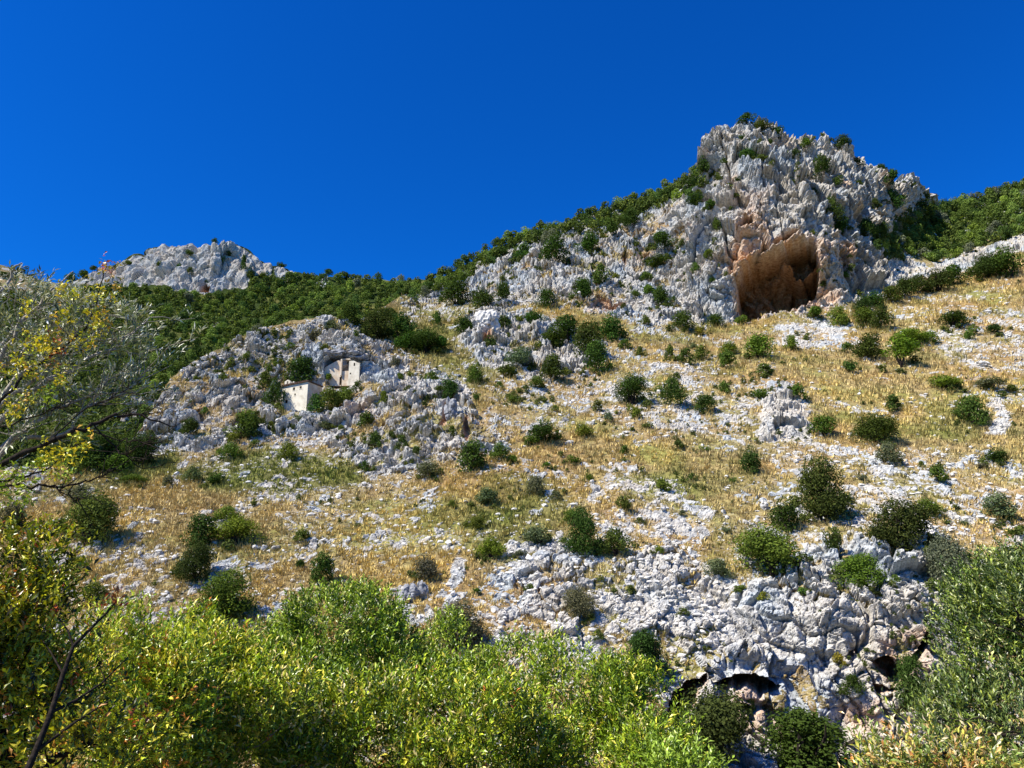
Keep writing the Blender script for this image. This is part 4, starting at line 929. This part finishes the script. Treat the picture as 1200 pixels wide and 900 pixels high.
def shoots(base, dirv, slen, nl, L, W, cols, wts, spread=0.8, upb=0.3, fold=0.25, droop=0.15, jit=0.25):
    """leafy shoots: nl leaves set alternately along every shoot"""
    n = len(base); dirv = dirv / (np.linalg.norm(dirv, axis=1)[:, None] + 1e-9)
    t = np.linspace(0.15, 1.0, nl)[None, :, None]
    p = base[:, None] + dirv[:, None] * slen[:, None, None] * t
    a = rng.normal(0, 1, (n, nl, 3)); a -= (a * dirv[:, None]).sum(-1, keepdims=True) * dirv[:, None]; a /= np.linalg.norm(a, axis=-1, keepdims=True) + 1e-9
    dd = dirv[:, None] * (1 - 0.45 * spread) + a * spread + np.array([0, 0, upb])
    nn = np.array([0, 0, 1.0]) + 0.7 * rng.normal(0, 1, (n, nl, 3))
    hue = palette(n, cols, wts, 0.1)     # leaves of one shoot share a tone
    c2 = np.repeat(hue[:, None], nl, 1) * (1 + rng.normal(0, jit, (n, nl, 1)))
    N = n * nl; LL_ = L * (0.65 + 0.6 * rng.random(N)); 
    return leaf_block(p.reshape(N, 3), dd.reshape(N, 3), nn.reshape(N, 3), LL_, LL_ * (W / L), np.clip(c2.reshape(N, 3), .003, .9), fold, droop)
def blob_points(blobs, n, shell=0.45):
    """blobs: (centre, radii); points in the outer part of ellipsoids, and their outward directions"""
    w_ = np.array([b[1][0] * b[1][2] for b in blobs]); k = rng.choice(len(blobs), n, p=w_ / w_.sum())
    d = rng.normal(0, 1, (n, 3)); d /= np.linalg.norm(d, axis=1)[:, None]
    d[:, 1] = np.where(rng.random(n) < 0.5, -np.abs(d[:, 1]), d[:, 1])
    r = 1 - shell * rng.random(n) ** 1.3
    C = np.array([b[0] for b in blobs])[k]; RR = np.array([b[1] for b in blobs])[k]
    return C + d * RR * r[:, None], d
def B_(u, v, Yd, rw, rh, rd=None):
    c = unproj(u, v, Yd); s = float(depth_of(c)) / FPX; return (c, np.array([rw * s, (rd or rw) * s, rh * s]))
def fg_tree(name, label, blobs, n_sh, L, W, cols, wts, mat=M_LEAF, bark=M_BARK, slen=0.35, nl=6, trunk_r=0.11, root=None, shell=0.45, droop=0.15, upb=0.3, nbr=3, group='leafy trees in front of the slope', cat='tree', spread=0.8, scale_leaf=1.15, clump=0.75):
    n_sh = int(n_sh * 1.05)
    cx = np.mean([b[0][0] for b in blobs]); cy = np.mean([b[0][1] for b in blobs])
    if root is None: root = (cx, cy)
    rz = float(ground_z(root[0], root[1])); rootp = np.array([root[0], root[1], rz])
    o = empty(name, rootp, label, cat, group)
    low = min(b[0][2] - b[1][2] * .5 for b in blobs); fork = np.array([root[0] * .6 + cx * .4, root[1] * .6 + cy * .4, max(rz + 1.0, low * 0.8 + rz * .2)])
    tp = wob(rootp - [0, 0, .4], fork, 7, 0.02)
    V, F = tube(tp - rootp, np.linspace(trunk_r, trunk_r * .7, 7), 8); link('trunk', fast_mesh('trunk', V, F, smooth=True), bark, o)
    for bc, br in blobs:
        e = bc + np.array([0, 0, br[2] * .3]); bp = wob(fork, e, 8, 0.05)
        parts = [tube(bp, np.linspace(trunk_r * .55, 0.012, 8), 6)]
        for _ in range(nbr * 3):
            q = bp[rng.integers(3, 8)]; dd = rng.normal(0, 1, 3); dd /= np.linalg.norm(dd); dd[2] = abs(dd[2])
            e2 = bc + dd * br * 0.95; parts.append(tube(wob(q, e2, 6, 0.05), np.linspace(trunk_r * .16, 0.004, 6), 4))
        V, F = join(parts); link('branch', fast_mesh('branch', V - rootp, F, smooth=True), bark, o)
    bp_, d_ = blob_points(blobs, int(n_sh * 2.1), shell)
    cn = fbm(bp_ / clump, 2, 311); kp = np.argsort(-(cn + 0.12 * rng.normal(0, 1, len(cn))))[:n_sh]; bp_ = bp_[kp] + d_[kp] * (cn[kp][:, None] * clump * .5); d_ = d_[kp]
    dv = d_ * 0.7 + np.array([0, 0, 0.75]) + rng.normal(0, .35, (n_sh, 3))
    if scale_leaf != 1: L, W, n_sh = L * scale_leaf, W * scale_leaf, n_sh
    V, F, C = shoots(bp_, dv, slen * (0.6 + .8 * rng.random(n_sh)), nl, L, W, cols, wts, spread, upb, 0.25, droop)
    tag(link('foliage', fast_mesh('foliage', V - rootp, F, cols={'leaf_color': C}), mat, o), kind='stuff')
    return o, rootp
YG = [(0.40, 0.47, 0.03), (0.20, 0.30, 0.018), (0.07, 0.12, 0.010), (0.66, 0.58, 0.07), (0.62, 0.52, 0.22), (0.60, 0.18, 0.04)]
wYG = [5, 5, 6, 1.8, 1.2, 0.12]
GR = [(0.22, 0.32, 0.022), (0.07, 0.12, 0.010), (0.36, 0.46, 0.04), (0.52, 0.55, 0.14)]
wGR = [4, 6, 3, 1.2]
fg_tree('leafy_tree', 'round-topped fresh green tree rising above the yellow-green treetops', [B_(402, 752, 19, 80, 56), B_(325, 788, 19, 58, 50), B_(450, 790, 18.5, 60, 50), B_(370, 830, 18, 90, 60)], 7200, 0.105, 0.038, GR, wGR, slen=.32, clump=.5)
fg_tree('leafy_tree', 'darker green tree with drooping leaves just right of the round-topped one', [B_(530, 778, 19.5, 50, 42), B_(500, 820, 18.5, 60, 50), B_(600, 800, 19, 55, 40)], 2600, 0.10, 0.035, GR + YG[:2], wGR + [2, 2], slen=.35)
fg_tree('leafy_tree', 'broad yellow-green tree spread along the bottom edge at the centre', [B_(470, 872, 15.5, 95, 72), B_(560, 880, 15, 80, 75), B_(400, 900, 15, 70, 70)], 4600, 0.105, 0.036, YG, wYG, slen=.35)
fg_tree('leafy_tree', 'yellow-green treetop reaching toward the lower cliff from the bottom edge', [B_(670, 835, 17.5, 75, 70), B_(740, 860, 17, 58, 66), B_(620, 895, 16, 80, 70), B_(760, 910, 15, 50, 50)], 4600, 0.105, 0.036, YG[:5] + GR[:1], [4, 6, 4, 1.3, .7, 4], slen=.35)
fg_tree('leafy_tree', 'yellow-green tree with pale twigs between the orange-leaved bush and the green tree', [B_(250, 818, 14.5, 75, 68), B_(300, 860, 14, 75, 70), B_(190, 850, 13.5, 80, 80), B_(232, 768, 14.8, 30, 36)], 5600, 0.10, 0.034, YG, [6, 5, 3, 3, 1.2, .15], slen=.35, bark=M_PALEBARK)
fg_tree('leafy_tree', 'thin yellow-green treetop with orange leaf tips beside the stony slope', [B_(165, 770, 12.5, 50, 45), B_(120, 825, 12, 60, 70), B_(200, 815, 12, 50, 60)], 1700, 0.095, 0.03, YG[:4] + [(0.55, .22, .04)], [5, 4, 2, 3, .8], slen=.32, shell=.8)
OR = [(0.46, 0.46, 0.02), (0.16, 0.20, 0.012), (0.045, 0.055, 0.008), (0.60, 0.52, 0.05), (0.50, 0.24, 0.04), (0.40, 0.10, 0.03)]
o, rp = fg_tree('smoke_bush', 'tall autumn bush with dark stems and orange-tipped leaves at the lower corner', [B_(10, 700, 9.0, 55, 75), B_(-20, 790, 8.6, 80, 100), B_(70, 830, 8.8, 70, 90), B_(30, 760, 8.8, 60, 70), B_(100, 890, 8.6, 70, 60)], 3300, 0.075, 0.030, OR, [5, 5, 4, 2, 0.7, .35], slen=.25, root=(-5.6, 9), shell=.7)
# its dark bare stem that forks above the leaves
st = [unproj(a, b_, c) for a, b_, c in ((20, 930, 7.6), (42, 880, 7.7), (60, 835, 7.8), (74, 790, 7.9), (86, 757, 8.0))]
for pl, r0, r1 in ((st, .034, .018), ([st[4], unproj(105, 738, 8.1), unproj(125, 718, 8.2), unproj(137, 704, 8.3)], .020, .006), ([st[4], unproj(80, 740, 8), unproj(70, 725, 8.1)], .014, .004), ([st[3], unproj(60, 765, 8), unproj(50, 750, 8.1)], .012, .004),
                   ([st[2], unproj(90, 820, 8), unproj(120, 800, 8.2), unproj(150, 770, 8.4)], .018, .005), ([st[1], unproj(90, 845, 7.9), unproj(130, 820, 8.1)], .02, .006)):
    V, F = tube(np.array(pl) - rp, np.linspace(r0, r1, len(pl)), 6); link('stem', fast_mesh('stem', V, F, smooth=True), M_BARK, o)
tipc = np.array([unproj(134 + rng.normal(0, 6), 712 + rng.normal(0, 7), 8.3) for _ in range(12)])
V, F, C = shoots(tipc, rng.normal(0, 1, (12, 3)) + [0.3, 0, 1], np.full(12, .12), 4, 0.085, .026, [(0.5, .07, .03), (.6, .2, .03), (.4, .35, .04)], [3, 1, 1])
tag(link('leaf_cluster', fast_mesh('leaf_cluster', V - rp, F, cols={'leaf_color': C}), M_LEAF, o), kind='stuff')

# right side: grey-green and orange-leaved bushes close to the camera
HL = [(0.12, 0.18, 0.028), (0.030, 0.052, 0.010), (0.32, 0.39, 0.06), (0.46, 0.48, 0.18)]
fg_tree('holm_oak', 'dark holm oak with small glossy leaves along the frame beside the lower cliff', [B_(1180, 755, 13, 64, 92), B_(1195, 850, 12.5, 70, 90), B_(1130, 850, 13.5, 42, 50), B_(1230, 705, 12.5, 60, 65), B_(1150, 705, 14, 36, 42)], 6400, 0.065, 0.026, HL, [5, 6, 2.2, .8], slen=.22, nl=7, root=(9.5, 13), shell=.6, scale_leaf=1.15)
fg_tree('olive_tree', 'olive branches with upright pale-backed leaves in front of the dark holm oak', [B_(1195, 740, 9, 48, 40), B_(1130, 862, 9, 62, 26), B_(1210, 690, 9.2, 36, 28)], 360, 0.085, 0.022, [(0.16, .21, .05), (.38, .41, .18), (.32, .36, .05), (.08, .12, .03)], [4, 2, 2, 4], slen=.3, nl=9, root=(8.2, 8.5), shell=.9, spread=.6, scale_leaf=.85)
fg_tree('turpentine_bush', 'low bush with orange, yellow and buff leaves at the bottom edge below the cliff', [B_(1090, 905, 6.6, 80, 42), B_(1150, 915, 6.4, 60, 40), B_(1040, 915, 6.8, 40, 30)], 620, 0.075, 0.026, [(0.55, .36, .12), (.50, .46, .08), (.16, .22, .04), (.58, .50, .30), (.60, .26, .07)], [3, 3, 6, 2, .5], slen=.22, nl=7, root=(3.9, 6.6), shell=.8, trunk_r=.05, scale_leaf=.85)
fg_tree('leafy_tree', 'bright light green treetop at the bottom edge under the cliff overhang', [B_(800, 905, 14, 40, 32)], 420, 0.10, 0.036, [(0.30, .42, .05), (.2, .3, .03)], [2, 1], slen=.3)

# upper left: silver-leaved tree on pale branches, and the yellow turpentine tree
def px_branch(pts, r0, r1, sides=6):
    P_ = np.array([unproj(*q) for q in pts]); n = len(P_); t = np.linspace(0, 1, (n - 1) * 4 + 1) * (n - 1); i = np.clip(t.astype(int), 0, n - 2); f = (t - i)[:, None]
    Q_ = P_[i] * (1 - f) + P_[i + 1] * f; Q_[1:-1] += rng.normal(0, .012, (len(Q_) - 2, 3)); return Q_, tube(Q_, np.linspace(r0, r1, len(Q_)), sides)
SIL = [[(-90, 560, 7.6), (0, 418, 7.7), (30, 372, 7.7), (60, 340, 7.8), (86, 318, 7.9)], [(-80, 620, 7.6), (0, 430, 7.5), (40, 402, 7.6), (90, 352, 7.7), (108, 345, 7.8)], [(-90, 600, 7.6), (5, 468, 7.5), (50, 440, 7.5), (75, 415, 7.6), (97, 370, 7.6), (108, 358, 7.7)],
       [(-90, 600, 7.6), (20, 470, 7.4), (70, 440, 7.5), (105, 418, 7.6), (132, 410, 7.7), (146, 396, 7.8), (168, 380, 7.9)], [(-90, 540, 7.6), (-20, 400, 7.4), (0, 345, 7.4), (14, 318, 7.5), (26, 308, 7.5)], [(-90, 620, 7.6), (10, 515, 7.5), (75, 510, 7.6), (100, 480, 7.7), (140, 463, 7.8), (170, 440, 7.9)],
       [(-80, 640, 7.6), (20, 512, 7.4), (60, 480, 7.6), (110, 462, 7.8), (150, 430, 8.0)], [(-80, 580, 8.2), (20, 440, 8.4), (90, 400, 8.6), (150, 395, 8.8), (175, 372, 8.9)], [(-90, 580, 8.2), (-10, 420, 8.3), (30, 370, 8.5), (60, 352, 8.6)]]
rx = np.array([-6.4, 7.6, 0]); rx[2] = float(ground_z(rx[0], rx[1]))
sil = empty('silver_leaved_tree', rx, 'silvery narrow-leaved tree on pale branches reaching in over the far woods', 'tree')
V, F = tube(wob(rx, unproj(-88, 590, 7.6), 7, .03) - rx, np.linspace(.13, .08, 7), 8); link('trunk', fast_mesh('trunk', V, F, smooth=True), M_PALEBARK, sil)
bases = []; dirs = []
for b_ in SIL:
    Q_, (V, F) = px_branch(b_, .030, .007); parts = [(V, F)]
    tot = len(Q_)
    for _ in range(31):
        i = rng.integers(int(tot * .2), tot); q = Q_[i]; e = q + np.array([rng.normal(.12, .25), rng.normal(0, .35), abs(rng.normal(.14, .17))])
        pu, pv = project(e)
        if pv < np.interp(pu, [0, 30, 60, 90, 130, 180], [318, 310, 330, 332, 350, 370]): continue
        parts.append(tube(wob(q, e, 4, .06), [.006, .005, .004, .002], 4))
        for f in (.35, .6, .85, 1.0): bases.append(q + (e - q) * f); dirs.append((e - q) / np.linalg.norm(e - q) + rng.normal(0, .45, 3) + [0, 0, .3])
    V, F = join(parts); link('branch', fast_mesh('branch', V - rx, F, smooth=True), M_PALEBARK, sil)
bases = np.array(bases); dirs = np.array(dirs)
V, F, C = shoots(bases, dirs, .12 + .12 * rng.random(len(bases)), 9, 0.078, 0.0165, [(0.42, .43, .28), (.22, .26, .12), (.07, .10, .035), (.62, .61, .50)], [3.0, 4, 4, 1.6], .55, .1, .2, .05, .3)
tag(link('foliage', fast_mesh('foliage', V - rx, F, cols={'leaf_color': C}), M_SILVER, sil), kind='stuff')
YEL = [[(-80, 640, 6.8), (0, 545, 6.8), (60, 517, 6.9), (100, 500, 7.0), (135, 487, 7.1), (160, 485, 7.2), (186, 493, 7.2), (205, 500, 7.3)], [(-80, 650, 6.6), (0, 572, 6.7), (48, 568, 6.8), (90, 567, 6.9), (112, 561, 7.0), (126, 552, 7.0)], [(-60, 640, 6.7), (0, 563, 6.7), (30, 560, 6.8), (50, 552, 6.8), (92, 520, 6.9)],
       [(-60, 600, 7.0), (0, 470, 7.0), (30, 440, 7.1), (60, 415, 7.2), (85, 400, 7.3), (105, 380, 7.4), (118, 330, 7.5), (125, 312, 7.5)], [(60, 517, 6.9), (95, 478, 7.0), (120, 470, 7.1), (150, 455, 7.2)], [(48, 568, 6.8), (66, 572, 6.8), (76, 580, 6.8), (92, 587, 6.9)], [(110, 498, 7.0), (140, 530, 7.1), (166, 549, 7.2)], [(100, 500, 7.0), (140, 516, 7.1), (160, 515, 7.1), (180, 520, 7.2)], [(0, 500, 7), (50, 485, 7), (70, 478, 7.1)]]
ry = np.array([-5.4, 6.7, 0]); ry[2] = float(ground_z(ry[0], ry[1]))
yl = empty('turpentine_tree', ry, 'turpentine tree with clusters of yellow leaflets on dark bare branches', 'tree')
V, F = tube(wob(ry, unproj(-70, 630, 6.75), 7, .03) - ry, np.linspace(.11, .07, 7), 8); link('trunk', fast_mesh('trunk', V, F, smooth=True), M_BARK, yl)
for i, b_ in enumerate(YEL):
    Q_, (V, F) = px_branch(b_, (.032 if i == 0 else .017 if i < 4 else .008), .0045); parts = [(V, F)]
    for _ in range(12):
        k = rng.integers(len(Q_) // 3, len(Q_)); q = Q_[k]; e = q + np.array([rng.normal(.15, .12), rng.normal(0, .1), rng.normal(.05, .13)]); parts.append(tube(wob(q, e, 4, .08), [.0045, .004, .003, .002], 4))
    V, F = join(parts); link('branch', fast_mesh('branch', V - ry, F, smooth=True), M_BARK, yl)
CL = [(125, 316, 10, 'R'), (70, 346, 7, 'Y'), (110, 352, 8, 'Y'), (133, 345, 6, 'Y'), (30, 364, 8, 'Y'), (107, 384, 15, 'Y'), (60, 395, 11, 'Y'), (76, 372, 8, 'Y'), (36, 403, 11, 'Y'), (50, 412, 8, 'Y'), (22, 425, 8, 'Y'), (42, 437, 9, 'Y'), (5, 436, 9, 'Y'), (66, 396, 6, 'R'), (70, 445, 9, 'Y'), (30, 470, 11, 'Y'), (14, 482, 9, 'Y'), (55, 466, 9, 'G'), (94, 518, 11, 'Y'), (82, 534, 10, 'Y'),
      (55, 531, 9, 'Y'), (80, 554, 8, 'G'), (48, 549, 9, 'G'), (62, 548, 8, 'Y'), (62, 420, 6, 'R'), (85, 350, 5, 'Y'), (115, 372, 8, 'Y'), (95, 400, 9, 'Y'), (10, 560, 14, 'G'), (30, 576, 12, 'G'), (-5, 575, 16, 'G')]
for u, v, r, kd in CL:
    n = int(r * 2.6); Yd = 6.75 + 0.6 * (560 - v) / 250
    c = np.array([unproj(u + rng.normal(0, r * .72), v + rng.normal(0, r * .72), Yd + rng.normal(0, .12)) for _ in range(n)])
    cols, wt = {'Y': ([(.62, .50, .03), (.45, .45, .03), (.55, .33, .05), (.28, .32, .04)], [4, 3, 1.3, 1.5]), 'R': ([(.50, .30, .05), (.35, .30, .05), (.45, .10, .04)], [2, 2, 1.3]), 'G': ([(.35, .42, .03), (.2, .3, .03)], [2, 2])}[kd]
    V, F, C = shoots(c, rng.normal(0, .7, (n, 3)) + [0.3, 0, .5], np.full(n, .055), 3, 0.046, .026, cols, wt, .9, 0, .2, .2)
    tag(link('leaf_cluster', fast_mesh('leaf_cluster', V - ry, F, cols={'leaf_color': C}), M_LEAF, yl), kind='stuff')
print('done', round(time.time() - T0, 1), 'faces', sum(len(m.polygons) for m in bpy.data.meshes))
